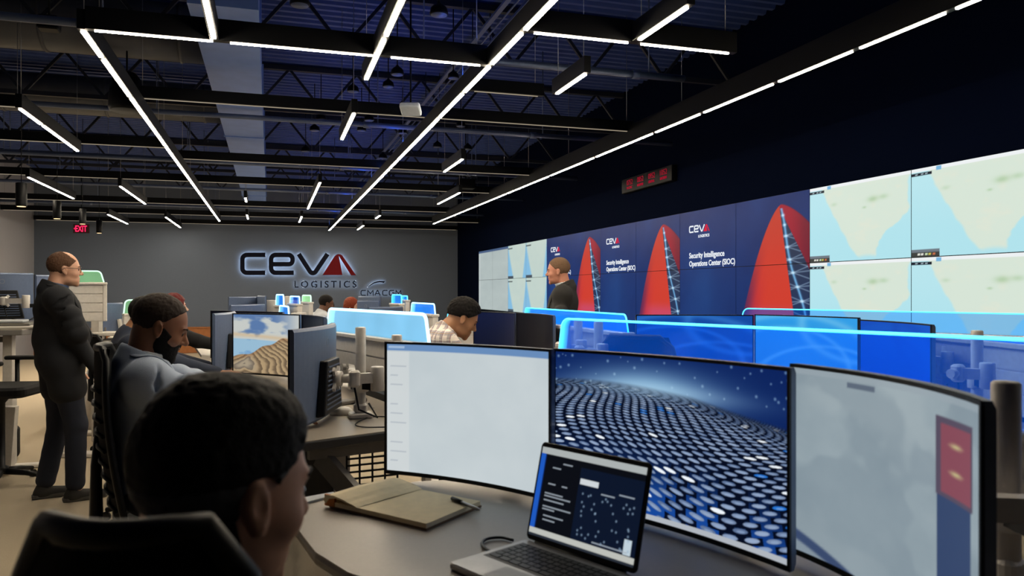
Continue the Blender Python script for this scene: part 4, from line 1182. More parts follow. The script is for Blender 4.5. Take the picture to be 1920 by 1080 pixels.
# ================================================================== desk displays and their arms
ZT, MH = 1.345, .405
def monitor(label, L, Rr, ztop=ZT, h=MH, content=off_dark, sag=.035, nu=40, nv=24, detail=True, group=None, name='monitor', stand=None):
    """L, Rr: edges as seen by the person using it. Curved face, thin rim, ribbed rear housing with a cross-shaped mount"""
    L = Vector(L); Rr = Vector(Rr); d = Rr-L; w = d.length; mid = (L+Rr)/2
    T = thing(name, label, 'monitor', (mid.x, mid.y, ztop-h), math.atan2(d.y, d.x), group)
    yy = lambda x: sag*(1-(2*x/w)**2)
    bz = .007
    picture_mesh('screen', nu, nv, lambda u, v: ((u-.5)*(w-2*bz), yy((u-.5)*(w-2*bz))+0*v, bz*1.6+v*(h-2.6*bz)), content, M_scr, T)
    n = 18; xs = [w*(i/n-.5) for i in range(n+1)]
    # shell: rim round the face and curved back
    vs = []
    for x in xs:
        tk = .022+.012*(1-(2*x/w)**2)
        vs += [(x, yy(x)-.002, 0), (x, yy(x)-.002, h), (x, yy(x)+tk*.7, h), (x, yy(x)+tk, h-.012), (x, yy(x)+tk, .012), (x, yy(x)+tk*.7, 0)]
    fs = []
    for i in range(n):
        a, b = i*6, i*6+6
        for k in (1, 2, 3, 4, 5): fs.append((a+k, b+k, b+(k+1) % 6, a+(k+1) % 6))
    fs += [(0, 1, 2, 3, 4, 5), tuple(n*6+k for k in (5, 4, 3, 2, 1, 0))]
    MB().add(vs, fs).build('back_shell', M_back, T)
    b = MB()
    def strip(xa, xb, za, zb):
        k = max(1, int(abs(xb-xa)/.05)); q = [xa+(xb-xa)*i/k for i in range(k+1)]; v_ = []; f_ = []
        for x in q: v_.extend([(x, yy(x)-.003, za), (x, yy(x)-.003, zb), (x, yy(x)+.004, zb), (x, yy(x)+.004, za)])
        for i in range(k):
            for m in range(4): f_.append((i*4+m, i*4+4+m, i*4+4+(m+1) % 4, i*4+(m+1) % 4))
        f_ += [(0, 1, 2, 3), (k*4+3, k*4+2, k*4+1, k*4)]
        b.add(v_, f_)
    strip(-w/2, w/2, 0, bz*1.6); strip(-w/2, w/2, h-bz, h); strip(-w/2, -w/2+bz, bz*1.6, h-bz); strip(w/2-bz, w/2, bz*1.6, h-bz)
    b.build('bezel', M_black, T)
    if detail:
        y0 = sag+.032
        hz = MB(); pf = [(-.17, .02), (.17, .02), (.115, h*.64), (-.115, h*.64)]; pf2 = [(x*.93, z*.97+.006) for x, z in pf]
        vs = [(x, y0-.004, z) for x, z in pf]+[(x, y0+.030, z) for x, z in pf2]
        hz.add(vs, [(3, 2, 1, 0), (4, 5, 6, 7), (0, 1, 5, 4), (1, 2, 6, 5), (2, 3, 7, 6), (3, 0, 4, 7)])
        rh = hz.build('rear_housing', M_black, T, bevel=.006)
        vb = MB()
        for k in range(10):
            z = .05+k*.02; s_ = .155-.055*(z/(h*.64)); vb.box((0, y0+.0315, z), (2*s_*.9, .003, .006))
        vb.build('vent_ribs', M_back, rh)
        mp = MB()
        for a in (45, 135): mp.bar((-.065*math.cos(R(a)), y0+.040, h*.42-.065*math.sin(R(a))), (.065*math.cos(R(a)), y0+.040, h*.42+.065*math.sin(R(a))), .012, .022)
        mp.tube([(0, y0+.032, h*.42), (0, y0+.065, h*.42)], .034, 18).build('mount_plate', M_white, T)
        g = MB(); ring = [(.018*math.cos(a), y0+.001, h*.82+.018*math.sin(a)) for a in np.linspace(0, 2*PI, 25)[:-1]]
        g.tube(ring, .0016, 6, closed=True); g.text('DELL', lambda x, z, dd: (-x, y0+.0+dd-.001, z+h*.82), -.013, .013, -.004, .004, 0, .002, bold=.02)
        g.build('brand_mark', M_steel, T)
    if stand is not None:
        y0 = sag+.05; zb_ = stand-(ztop-h)
        MB().bar((0, y0+.03, zb_+.012), (0, y0, h*.45), .05, .022).build('stand_neck', M_white, T)
        MB().rbox((0, y0+.02, zb_+.008), (.24, .19, .014), .03, seg=4).build('stand_base', M_white, T)
    return T
def mount_pt(T, h=MH, sag=.035):
    M = Matrix.Translation(T.location) @ Matrix.Rotation(T.rotation_euler.z, 4, 'Z')
    return M @ Vector((0, sag+.032+.067, h*.42)), (M.to_3x3() @ Vector((0, 1, 0)))
def monitor_arm(label, base, zb, ztop, target, out, clamp_r=.024, group='white monitor arms', dark_pole=False):
    """post clamped to desk or rail, two-piece swing arm, tilting head that meets the display's mount"""
    T = thing('monitor_stand', label, 'monitor stand', (base[0], base[1], zb), 0, group)
    B = Vector((base[0], base[1], zb)); t = target-B; o = out.normalized()
    MB().rbox((0, 0, .012), (.11, .09, .024), .015).rbox((0, 0, .045), (.062, .062, .045), .02).build('clamp', M_white, T)
    MB().lathe([(.020, .0), (clamp_r, .01), (clamp_r, ztop-zb-.004), (clamp_r-.004, ztop-zb)], n=20).build('post', M_post if dark_pole else M_white, T)
    head = t+o*.055; za = head.z
    el = Vector((head.x*.5, head.y*.5, 0)); side = Vector((-head.y, head.x, 0))
    side = side.normalized()*.09 if side.length > 1e-4 else Vector((.09, 0, 0)); el += side
    MB().lathe([(.036, -.03), (.038, -.025), (.038, .025), (.036, .03)], c=(0, 0, za-.04), n=20).build('collar', M_white, T)
    MB().bar((0, 0, za-.04), (el.x, el.y, za-.04), .045, .032).build('lower_arm', M_black if dark_pole else M_satin, T)
    MB().lathe([(.026, -.06), (.030, -.055), (.030, .045), (.027, .05)], c=(el.x, el.y, za), n=20).build('joint', M_white, T)
    MB().bar((el.x, el.y, za), (head.x, head.y, za), .034, .045).build('upper_arm', M_white, T)
    hd = MB().rbox((head.x, head.y, za), (.05, .05, .075), .018); hd.tube([head, t+o*.002], .020, 14)
    hd.build('tilt_head', M_white, T, bevel=0)
    MB().tube([head+Vector((0, 0, -.04)), head+Vector((.02, .01, -.14)), Vector((el.x, el.y, za-.18)), Vector((el.x*.5, el.y*.5, za-.12))], .005, 8).build('cable', M_black, T)
    return T
M_post = mat('pale_grey_arm_post', (205, 198, 190), .5)
M_grey_post = mat('grey_arm_post', (120, 116, 110), .45)
# ================================================================== dividers with edge-lit sheets
G_blue = acrylic('blue_lit_acrylic', (175, 215, 250), (30, 135, 230), .34)
G_deep = acrylic('deep_blue_lit_acrylic', (196, 220, 248), (6, 88, 205), .24)
G_ice = acrylic('ice_blue_lit_acrylic', (190, 215, 230), (130, 180, 205), .42)
G_green = acrylic('green_lit_acrylic', (170, 215, 175), (145, 185, 145), .50)
def divider(label, p, q, zr0=.95, zr1=1.24, zt=1.38, glass=None, led=None, tube=.006, inset=.07, slant=.05, lift=.0, cap=True, thick=.05, group='slatted desk dividers with lit sheets'):
    p, q = Vector((p[0], p[1])), Vector((q[0], q[1])); d = q-p; L = d.length
    T = thing('desk_divider', label, 'desk divider', (p.x, p.y, zr0), math.atan2(d.y, d.x), group)
    H = zr1-zr0; r = MB()
    n = max(2, int(H/.075)); hh = H/n
    for k in range(n): r.box((L/2, 0, hh*(k+.5)), (L, thick*.7, hh-.010))
    r.box((L/2, 0, H/2), (L, thick*.4, H))
    r.build('rail_panel', M_white, T)
    c = MB().rbox((L/2, 0, H+.012), (L+.02, thick*1.5, .024), .008); c.build('top_cap', M_white, T)
    for x in (.01, L-.01): MB().rbox((x, 0, H/2), (.035, thick*1.15, H), .008).build('end_post', M_white, T)
    for x in (.05, L-.05):
        if L > .3 or x < L/2: MB().rbox((x, 0, -zr0/2+.001), (.04, .04, zr0), .008).build('support_post', M_white, T)
    h = zt-zr1-.024; z0 = H+.024
    a = [(inset, z0)]; r_ = min(.045, h*.4, L*.2)
    def corner(cx, cz, a0, a1): return [(cx+r_*math.cos(R(a0+(a1-a0)*k/6)), cz+r_*math.sin(R(a0+(a1-a0)*k/6))) for k in range(7)]
    a += corner(inset+slant+r_, z0+h-r_, 165, 90)+corner(L-inset-slant-r_, z0+h-r_, 90, 15)+[(L-inset, z0)]
    fn = lambda x, z, dd: (x, dd, z)
    g = MB().slab(a, fn, -.004, .004).build('lit_sheet', glass, T)
    MB().tube([(x, 0, z) for x, z in a], tube, 8).build('edge_light', led, T)
    return T
def desk(label, poly, z, legs=(), edge=None, top=None, th=.032, bevel=.006, foot_rz=0, name='desk', legs_white=True):
    cx = sum(p[0] for p in poly)/len(poly); cy = sum(p[1] for p in poly)/len(poly)
    T = thing(name, label, 'desk', (cx, cy, 0), 0)
    q = [(x-cx, y-cy) for x, y in poly]
    q0 = [(x*.996, y*.996) for x, y in q]
    MB().prism(q, z-th, z-.003).build('edge_band', edge or M_edge, T, bevel=bevel)
    MB().prism(q0, z-.004, z).build('desktop', top or M_lam, T)
    for lx_, ly_ in legs:
        x, y = lx_-cx, ly_-cy
        MB().box((x, y, (z-th)*.75+.02), (.07, .10, (z-th)*.5-.04)).box((x, y, (z-th)*.28+.02), (.085, .12, (z-th)*.56-.04)).build('leg', M_white, T, bevel=.004)
        MB().rbox((x, y, .02), (.72, .09, .035), .02, rz=foot_rz).build('foot', M_white, T)
    if len(legs) > 1:
        a, b = legs[0], legs[1]
        MB().bar((a[0]-cx, a[1]-cy, z-th-.045), (b[0]-cx, b[1]-cy, z-th-.045), .07, .045).build('crossbeam', M_grey_post, T)
    return T
def P2(px, D): return wxy(px, D)
def ZP(px, py, z): p = WZ(px, py, z); return (p.x, p.y)
ZD = .92
# ---------------- near desk
front = [ZP(548, 952, ZD), ZP(552, 985, ZD), ZP(590, 1035, ZD), ZP(650, 1072, ZD), (.235, 1.50), (.29, 1.2), (.28, .85), (.20, .55), (.12, .38)]
back = [(.30, -.05), (1.30, -.1), (1.50, .6), (1.50, 1.3), (1.42, 1.9), (1.15, 2.28), (.9, 2.40), ZP(890, 897, ZD), ZP(800, 901, ZD), ZP(720, 909, ZD), ZP(620, 926, ZD)]
near = desk('near curved taupe desk holding the notepad and the laptop', front+back, ZD, legs=((.95, .45), (.95, 1.85)), edge=mat('desk_edge_pale', (150, 142, 132), .45), bevel=.01, foot_rz=.1)
mL = monitor('curved monitor showing a pale map application, left of the three on the near desk', P2(722, 2.38), P2(1033, 2.06), content=map_app, nu=180, nv=110, group=None)
mM = monitor('curved monitor showing rows of blue and white pins, middle of the near desk', P2(1038, 2.09), P2(1482, 1.56), content=pins, nu=560, nv=330, h=.412)
mR = monitor('curved monitor with a grey map and red box, right of the pins monitor', P2(1483, 1.66), P2(1842, 1.09), content=map_grey, nu=170, nv=110, sag=.05)
for T_, lab, b_, zt_ in ((mL, 'white arm holding the pale map monitor on the near desk', P2(960, 2.62), 1.22), (mM, 'white arm holding the monitor with the pins picture', P2(1380, 2.22), 1.24)):
    t_, o_ = mount_pt(T_); monitor_arm(lab, b_, ZD, zt_, t_, o_)
t_, o_ = mount_pt(mR, sag=.05); monitor_arm('arm with a thick grey post at the right edge holding the grey map monitor', P2(1886, 1.50), ZD, 1.325, t_, o_, clamp_r=.026, dark_pole=True)
divider('long slatted divider behind the near monitors with a bright blue edge line', P2(1045, 3.41), (1.96, .90), zr1=1.13, zt=1.38, glass=G_deep, led=M_blue_led, tube=.005, inset=.0, slant=.03)
# laptop
A = W(985, 1.766, ZD); fdir = Vector((-.73*CA-.68*SA, -.68*CA+.73*SA, 0)).normalized(); rx = Vector((-fdir.y, fdir.x, 0))
if rx.dot(Vector((CA, -SA, 0))) < 0: rx = -rx
lw, ld_ = .315, .225
T = thing('laptop', 'open silver laptop with a dark dashboard on its screen, on the near desk', 'laptop', A+rx*lw/2, math.atan2(rx.y, rx.x))
M_alu = mat('silver_aluminium', (168, 166, 164), .38, .6)
MB().rbox((0, -ld_/2, .008), (lw, ld_, .014), .012, seg=4).build('base', M_alu, T)
kb = MB()
for rws in range(6):
    nk = 14 if rws < 5 else 9
    for k in range(nk):
        wk = (lw-.05)/nk; kb.box((-(lw-.05)/2+wk*(k+.5), -.035-.018*rws, .0160), (wk*.86, .015, .002))
MB().box((0, -.083, .0150), (lw-.035, .118, .001)).build('keyboard_well', mat('keyboard_well_grey', (72, 72, 74), .6), T)
kb.build('keyboard', M_black, T)
MB().rbox((0, -.185, .0152), (.11, .065, .001), .006).build('touchpad', mat('touchpad_grey', (140, 139, 138), .35), T)
ML = Matrix.Translation((0, 0, .014)) @ Matrix.Rotation(R(-14), 4, 'X')
lidE = bpy.data.objects.new('lid', None)
lid = MB().rbox((0, 0, 0), (lw, .22, .007), .012, seg=4, M=ML @ Matrix.Translation((0, .0035, .113)) @ Matrix.Rotation(R(90), 4, 'X')).build('lid', M_black, T)
bpy.data.objects.remove(lidE)
def lid_pos(u, v):
    x = (u-.5)*(lw-.016); z = .014+v*(.22-.022); y = np.full_like(x, -.0015)
    c, s = math.cos(R(-14)), math.sin(R(-14)); return (x, y*c-z*s, y*s+z*c+.014)
sc_ = picture_mesh('screen', 200, 130, lid_pos, dashboard, M_scr, lid)
MB().tube([(-lw/2+.03, .004, .012), (lw/2-.03, .004, .012)], .006, 10).build('hinge', M_black, T)
# notepad, pen, cable
pa, pb, pc, pd = ZP(617, 952, ZD), ZP(800, 996, ZD), ZP(903, 951, ZD), ZP(738, 918, ZD)
ctr = Vector((sum(p[0] for p in (pa, pb, pc, pd))/4, sum(p[1] for p in (pa, pb, pc, pd))/4, ZD))
T = thing('notepad', 'open buff paper notepad with folded-over pages on the near desk', 'notepad', ctr)
loc2 = lambda p, k=1.0: ((p[0]-ctr.x)*k, (p[1]-ctr.y)*k)
m_pap = mat('buff_paper', (240, 222, 182), .85); m_card = mat('brown_card', (120, 92, 66), .8)
MB().prism([loc2(pa), loc2(pb), loc2(pc), loc2(pd)], .001, .005).build('backing_card', m_card, T)
MB().prism([loc2(p, .985) for p in (pa, pb, pc, pd)], .005, .017).build('pages', m_pap, T, bevel=.001)
# folded flap along the left short side: a soft roll
u1 = Vector(loc2(pa)); u2 = Vector(loc2(pd)); inn = ((Vector(loc2(pb))-u1).normalized())
fl = MB(); prof = [(-.012, .010), (-.020, .020), (-.012, .032), (.02, .036), (.06, .030), (.095, .019), (.11, .0175), (.11, .0180), (.09, .024), (.03, .030), (.0, .024)]
vs = []
for s_ in (0, .5, 1):
    b_ = u1+(u2-u1)*(s_*1.02-.01)
    for (o_, z_) in prof: vs.append((b_.x+inn.x*o_, b_.y+inn.y*o_, z_*(1+.12*math.sin(s_*PI))))
m_ = len(prof); fs = [(a*m_+k, a*m_+(k+1) % m_, (a+1)*m_+(k+1) % m_, (a+1)*m_+k) for a in range(2) for k in range(m_)]+[tuple(range(m_)), tuple(reversed(range(2*m_, 3*m_)))]
fl.add(vs, fs, smooth=False).build('folded_pages', m_pap, T)
MB().prism([(u1.x+inn.x*-.018, u1.y+inn.y*-.018), (u1.x+inn.x*.02, u1.y+inn.y*.02), ((u1+(u2-u1)*.03).x+inn.x*.02, (u1+(u2-u1)*.03).y+inn.y*.02), ((u1+(u2-u1)*.03).x-inn.x*.018, (u1+(u2-u1)*.03).y-inn.y*.018)], .004, .034).build('binding', mat('orange_binding', (196, 112, 40), .7), T)
a_ = WZ(848, 935, ZD+.022); b_ = WZ(900, 957, ZD+.020)
T = thing('pen', 'dark pen lying on the right edge of the notepad', 'pen', a_)
dv = b_-a_; a_l = Vector((0, 0, .001)); MB().tube([a_l, a_l+dv*.35, ], .0055, 10).build('cap', M_black, T); MB().tube([a_l+dv*.35, a_l+dv*.92, a_l+dv], [.0045, .0045, .001], 10).build('barrel', M_steel, T)
pts = [WZ(x, y, ZD+.005) for x, y in ((962, 1013), (940, 1008), (915, 1010), (904, 1018), (912, 1030), (935, 1038), (965, 1040))]
prop(MB().tube(smooth_pts(pts), .0035, 8).build('charging_cable', M_black), 'short black cable curling beside the laptop base', 'cable')
# thin pale sheet edge at the left end of the near desk
prop(MB().prism([ZP(546, 957, ZD), ZP(575, 945, ZD), ZP(628, 932, ZD), ZP(625, 926, ZD), ZP(570, 936, ZD), ZP(545, 948, ZD)], ZD+.001, ZD+.006).build('paper_sheet', C_white), 'thin white sheet along the left end of the near desk', 'paper')

# ---------------- second station (man in the blue-grey jacket)
d2 = desk('second taupe desk with a white mouse on it, beyond the near monitors', [ZP(566, 829, ZD), ZP(728, 808, ZD), P2(790, 3.25), P2(800, 3.6), P2(735, 4.9), P2(640, 5.6), P2(440, 5.45), P2(395, 4.75), P2(455, 4.2), P2(470, 3.7), P2(500, 3.25)], ZD, legs=(P2(640, 3.55), P2(600, 5.0)), foot_rz=-.4, th=.04)
MB().bar(Vector(P2(578, 3.12)+(ZD-.075,))-d2.location, Vector(P2(740, 3.32)+(ZD-.075,))-d2.location, .03, .05).build('support_rail', M_grey_post, d2)
bk = MB(); b0 = Vector(P2(650, 3.45)+(.60,))-d2.location; b1 = Vector(P2(745, 3.55)+(.60,))-d2.location
for k in range(7): bk.bar(b0+Vector((0, 0, .03*k)), b1+Vector((0, 0, .03*k)), .008, .008)
for k in range(5): c_ = b0+(b1-b0)*k/4; bk.bar(c_, c_+Vector((0, 0, .2)), .012, .008)
bk.build('cable_basket', M_black, d2)
MB().bar(Vector(P2(600, 3.2)+(ZD-.10,))-d2.location, Vector(P2(700, 3.0)+(.62,))-d2.location, .03, .09).build('leg_brace', M_grey_post, d2)
MB().box(tuple(Vector(P2(575, 3.55)+(.62,))-d2.location), (.30, .02, .36), rz=-YAW).build('side_panel', mat('side_panel_dark', (70, 68, 66), .6), d2)
m2a = monitor('curved monitor showing a terraced hillside under clouds', P2(436, 5.18), P2(562, 4.9), content=terraces, nu=230, nv=140, ztop=1.352)
m2b = monitor('dark monitor right of the terraced hillside picture', P2(566, 4.88), P2(606, 4.35), content=off_black, ztop=1.352)
m2c = monitor('slate blue monitor seen from behind, nearest the man in the jacket', P2(622, 3.8), P2(541, 3.10))
t_, o_ = mount_pt(m2c); monitor_arm('white jointed arm behind the slate blue monitor', P2(676, 3.55), ZD, 1.335, t_, o_)
t_, o_ = mount_pt(m2b); monitor_arm('white arm post in front of the ice-blue sheet', P2(744, 3.55), ZD, 1.30, t_+Vector((.05, .05, -.08)), o_)
t_, o_ = mount_pt(m2a); monitor_arm('white arm behind the terraced hillside monitor', P2(560, 5.5), ZD, 1.25, t_, o_)
divider('slatted divider with an ice-blue sheet and white edge, behind the second desk', P2(612, 5.1), P2(808, 3.78), zt=1.385, zr1=1.22, glass=G_ice, led=M_bright_led, tube=.009, inset=.02, slant=.03)
p_ = WZ(640, 778, ZD+.0); T = thing('mouse', 'white computer mouse on the second desk', 'mouse', (p_.x, p_.y, ZD), R(60))
sh = MB(); 
for _ in (0,):
    vs = []; nn = 18
    for z_, s_, oy in ((0, 1, 0), (.012, 1.0, 0), (.026, .86, -.004), (.036, .52, -.010), (.040, .1, -.014)):
        for k in range(nn):
            a = 2*PI*k/nn; vs.append((.033*s_*math.cos(a), .058*s_*math.sin(a)+oy, z_))
    fs = [(i*nn+k, i*nn+(k+1) % nn, (i+1)*nn+(k+1) % nn, (i+1)*nn+k) for i in range(4) for k in range(nn)]+[tuple(reversed(range(nn))), tuple(4*nn+k for k in range(nn))]
sh.add(vs, fs, smooth=True).build('shell', M_white, T)
MB().rbox((0, .028, .036), (.006, .014, .006), .002).build('wheel', M_black, T)
p_ = WZ(655, 757, ZD); T = thing('desk_phone_dock', 'low grey dock with a dark end behind the white mouse', 'dock', (p_.x, p_.y, ZD), R(35))
MB().rbox((0, 0, .012), (.20, .06, .022), .01).build('body', M_grey_post, T); MB().rbox((-.09, 0, .014), (.03, .062, .026), .01).build('end_cap', M_black, T)
pts = [WZ(x, y, ZD+.004) for x, y in ((735, 783), (715, 781), (690, 783), (670, 792), (668, 798), (685, 801), (710, 801), (738, 800))]
prop(MB().tube(smooth_pts(pts), .0028, 8).build('thin_cable', M_black), 'thin black cable looping on the second desk', 'cable')

# ---------------- third station, further along the same row
desk('third taupe desk where the woman in the black cardigan works', [P2(385, 5.25), P2(430, 5.55), P2(455, 6.2), P2(470, 7.6), P2(440, 8.4), P2(365, 8.2), P2(378, 7.0), P2(372, 6.0)], ZD, legs=(P2(400, 6.0), P2(410, 7.6)), foot_rz=-.4)
monitor('navy monitor seen from behind at the left of the terraced picture', P2(436, 5.75), P2(397, 5.15), ztop=1.352, stand=ZD)
monitor('dark monitor behind the top of the terraced picture', P2(395, 6.6), P2(530, 6.1), ztop=1.335, content=off_black, stand=ZD)
T = thing('paper_stack', 'stack of white papers on the third desk beside the woman', 'papers', (*P2(385, 6.05), ZD), .3)
MB().rbox((0, 0, .008), (.28, .2, .016), .004).build('sheets', C_white, T)

# ---------------- plaid man's station
desk('taupe desk in front of the man in the plaid shirt', [P2(932, 5.5), P2(938, 4.9), P2(975, 4.45), P2(1035, 4.2), P2(1055, 4.6), P2(1010, 5.4), P2(960, 6.4), P2(890, 6.4), P2(890, 6.0)], ZD, legs=(P2(985, 4.9), P2(940, 6.0)), foot_rz=-.3)
monitor('navy switched-off monitor just right of the man in plaid', P2(888, 6.0), P2(966, 5.5), content=off_dark, ztop=1.345, stand=ZD)
monitor('black switched-off monitor, second to the right of the man in plaid', P2(968, 5.45), P2(1036, 4.8), content=off_black, ztop=1.35, stand=ZD)
divider('slatted divider with blue edge light below the standing fair-haired man', P2(983, 5.6), P2(1178, 3.95), zt=1.38, zr1=1.265, glass=G_blue, led=M_blue_led, tube=.0045, inset=.0, slant=.02)
dummy = Vector((0, 0, 0))
for k, (px, D, lab) in enumerate(((1084, 4.25, 'white arm with a tall post behind the long blue sheet, left one'), (1122, 3.95, 'white arm with a tall post behind the long blue sheet, right one'))):
    b_ = P2(px, D); tg = Vector((b_[0]-.16, b_[1]-.10, 1.19)); monitor_arm(lab, b_, ZD, 1.345, tg, Vector((.6, .8, 0)))
desk('taupe desk carrying two white arm posts behind the long blue sheet', [P2(1050, 3.95), P2(1060, 3.7), P2(1170, 3.6), P2(1190, 3.85), P2(1100, 4.5), P2(1045, 4.4)], ZD, legs=(P2(1100, 3.95),))
# ---------------- station beyond the long blue sheet
desk('taupe desk beyond the long blue sheet with three blue monitors', [P2(1190, 4.9), P2(1400, 4.75), P2(1560, 4.1), P2(1640, 3.5), P2(1820, 3.1), P2(1990, 2.8), P2(2000, 3.0), P2(1850, 3.9), P2(1560, 5.3), P2(1200, 5.5)], ZD, legs=(P2(1300, 5.1), P2(1690, 4.0)))
mA = monitor('deep blue monitor with a black top edge, beyond the blue sheet', P2(1192, 5.1), P2(1413, 5.05), content=swirl((4, 44, 130), (60, 130, 210)), nu=80, nv=50, ztop=1.345, stand=ZD)
mB = monitor('bright blue wallpaper monitor beyond the blue sheet', P2(1415, 5.02), P2(1610, 4.4), content=swirl((30, 128, 205), (120, 196, 235)), nu=120, nv=70, ztop=1.35, stand=ZD)
mC = monitor('blue monitor at the right of the bright wallpaper one', P2(1612, 4.38), P2(1746, 3.7), content=swirl((6, 60, 170), (10, 66, 180)), nu=40, nv=30, ztop=1.34, stand=ZD)
office_chair('black chair seen through the long blue sheet', P2(1245, 3.95), -R(60), seat=.52, back_top=.70)
divider('long slatted divider with a thin blue edge line below the wall maps', P2(1388, 5.4), (4.02, 2.5), zt=1.38, zr1=1.24, glass=acrylic('clear_blue_lit_acrylic', (200, 230, 250), (20, 110, 235), .10), led=M_blue_led, tube=.0038, inset=.0, slant=.02)
b_ = P2(1832, 3.35); monitor_arm('white arm with a tall post at the far right beyond the blue sheet', b_, ZD, 1.33, Vector((b_[0]-.17, b_[1]-.02, 1.15)), Vector((1, .2, 0)))
monitor_arm('white arm right of the three blue monitors', P2(1775, 3.95), ZD, 1.22, Vector((*P2(1730, 3.9), 1.15)), Vector((.8, .5, 0)))
divider('slatted white rail right of the three blue monitors, beyond the blue sheet', P2(1735, 4.15), P2(2010, 3.1), zt=1.275, zr1=1.245, glass=G_blue, led=M_white, tube=.002, inset=.0, slant=.01, zr0=.95)

# ---------------- left row (raised desks)
ZH = 1.19
dl = desk('raised desk at the left edge beside the standing man', [(-3.4, 6.9), (-1.93, 7.22), (-1.86, 7.5), (-2.3, 8.1), (-3.6, 7.9)], ZH, legs=((-2.1, 7.5), (-3.1, 7.4)), edge=mat('grey_desk_edge', (120, 116, 112), .5), th=.05)
lp_ = Vector((-2.16, 7.30, 0))-dl.location
MB().slab([(-.16, .03), (.16, .03), (.20, .56), (-.24, .56)], lambda x, z, d: (lp_.x+x*CA, lp_.y-x*SA+d, z), -.05, .05).build('leg_panel', M_white, dl, bevel=.004)
MB().slab([(-.30, .0), (.20, .0), (.18, .05), (-.10, .06), (-.30, .14)], lambda x, z, d: (lp_.x-.18+x*CA, lp_.y-x*SA+d, z+.003), -.09, .09).build('base_foot', M_white, dl, bevel=.004)
mz = monitor('large grey monitor seen from behind at the left edge, on a white arm', P2(62, 6.9), P2(-60, 6.6), ztop=1.66, h=.42)
t_, o_ = mount_pt(mz, h=.42); monitor_arm('white arm behind the monitor at the left edge', P2(95, 6.75), ZH, 1.50, t_, o_)
monitor('green-tinged monitor behind the shoulder of the standing man', P2(125, 7.6), P2(64, 7.05), ztop=1.65, h=.42, stand=ZH)
for k in range(3):
    T = thing('document_tray', ['lowest', 'middle', 'topmost'][k]+' flat white tray of three on the raised desk at the left edge', 'tray', (*P2(22-6*k, 6.45), ZH+.001+.024*k), R(12-4*k), 'flat trays on the raised desk')
    MB().rbox((0, 0, .011), (.36-.03*k, .24, .021), .01).build('tray_body', [M_white, M_grey_post, C_white][k], T)
office_chair('tall black drafting chair at the left edge', P2(2, 5.95), -R(100), seat=.78, back_top=.5, ribs=False)
T = thing('bag', 'black bag on the floor at the left edge under the raised desk', 'bag', (*P2(0, 6.9), 0), .2)
MB().rbox((0, 0, .15), (.30, .2, .29), .06).build('body', M_dark, T, bevel=.01); MB().tube([(-.08, 0, .29), (-.07, 0, .38), (.07, 0, .38), (.08, 0, .29)], .010, 8).build('strap', M_dark, T)
divider('raised white divider with a green lit sheet behind the standing man', P2(120, 7.6), P2(199, 7.75), zr0=1.20, zr1=1.565, zt=1.70, glass=G_green, led=M_green_led, tube=.007, inset=.02, slant=.02)
T = thing('equipment_tower', 'tall white post carrying the green divider behind the standing man', 'post', (*P2(184, 8.15), 0), -YAW)
MB().rbox((0, 0, .75), (.09, .12, 1.5), .01).build('column', M_white, T); MB().rbox((0, -.0, .02), (.3, .3, .04), .02).build('foot', M_white, T)
desk('desk with dark edges right of the standing man', [P2(200, 7.3), P2(228, 7.5), P2(232, 8.6), P2(206, 8.6)], 1.0, legs=(P2(218, 8.4),), edge=M_edge, th=.05)
monitor('dark monitor with a green reflection, right of the standing man', P2(227, 8.5), P2(190, 8.1), ztop=1.376, h=.32, detail=False, stand=1.0)
for k in range(3):
    T = thing('drawer_tray', ['lowest', 'middle', 'topmost'][k]+' grey shelf tray below the raised desk, right of the standing man', 'shelf tray', (*P2(208, 7.85), .90+.075*k), -YAW, 'shelf trays below the raised desk')
    MB().rbox((0, 0, .02), (.24, .30, .035), .01).build('tray_body', M_grey_post if k % 2 else M_white, T)
    for s_ in (-1, 1): MB().bar((s_*.11, .10, .035), (s_*.11, .10, .077), .012, .012).build('strut', M_grey_post, T)
T = thing('shelf_support', 'white pedestal carrying the grey shelf trays', 'pedestal', (*P2(208, 7.85), 0), -YAW)
MB().rbox((0, 0, .45), (.24, .3, .895), .01).build('body', M_white, T)
T = thing('cable_spine', 'long low white floor spine running away behind the legs of the standing man', 'floor spine', (-1.95, 10.6, 0))
MB().box((0, 0, .27), (.34, 3.0, .46)).build('body', M_white, T, bevel=.005); MB().box((.02, 0, .02), (.32, 3.0, .04)).build('plinth', M_edge, T); MB().box((.0, 0, .505), (.38, 3.04, .012)).build('lid', M_white, T)
T = thing('floor_foot', 'white desk foot on the carpet right of the shoes of the standing man', 'desk foot', (*P2(150, 7.0), 0), -YAW)
MB().rbox((0, 0, .025), (.34, .12, .045), .02).build('bar', M_white, T)
MB().bar((-.12, .0, .04), (-.12, .5, .9), .05, .05).build('strut', M_white, T)
divider('low divider with a green lit sheet left of the seated men', P2(232, 8.2), P2(285, 8.4), zr0=.92, zr1=1.24, zt=1.405, glass=G_green, led=M_green_led, tube=.008, inset=.0, slant=.01)
desk('pale desk behind the seated men under the low green sheet', [P2(228, 7.9), P2(290, 8.0), P2(290, 9.0), P2(228, 8.9)], .92, legs=(P2(258, 8.4),))
office_chair('black chair between the standing man and the seated men', P2(238, 7.2), -R(70), seat=.52, back_top=.52)

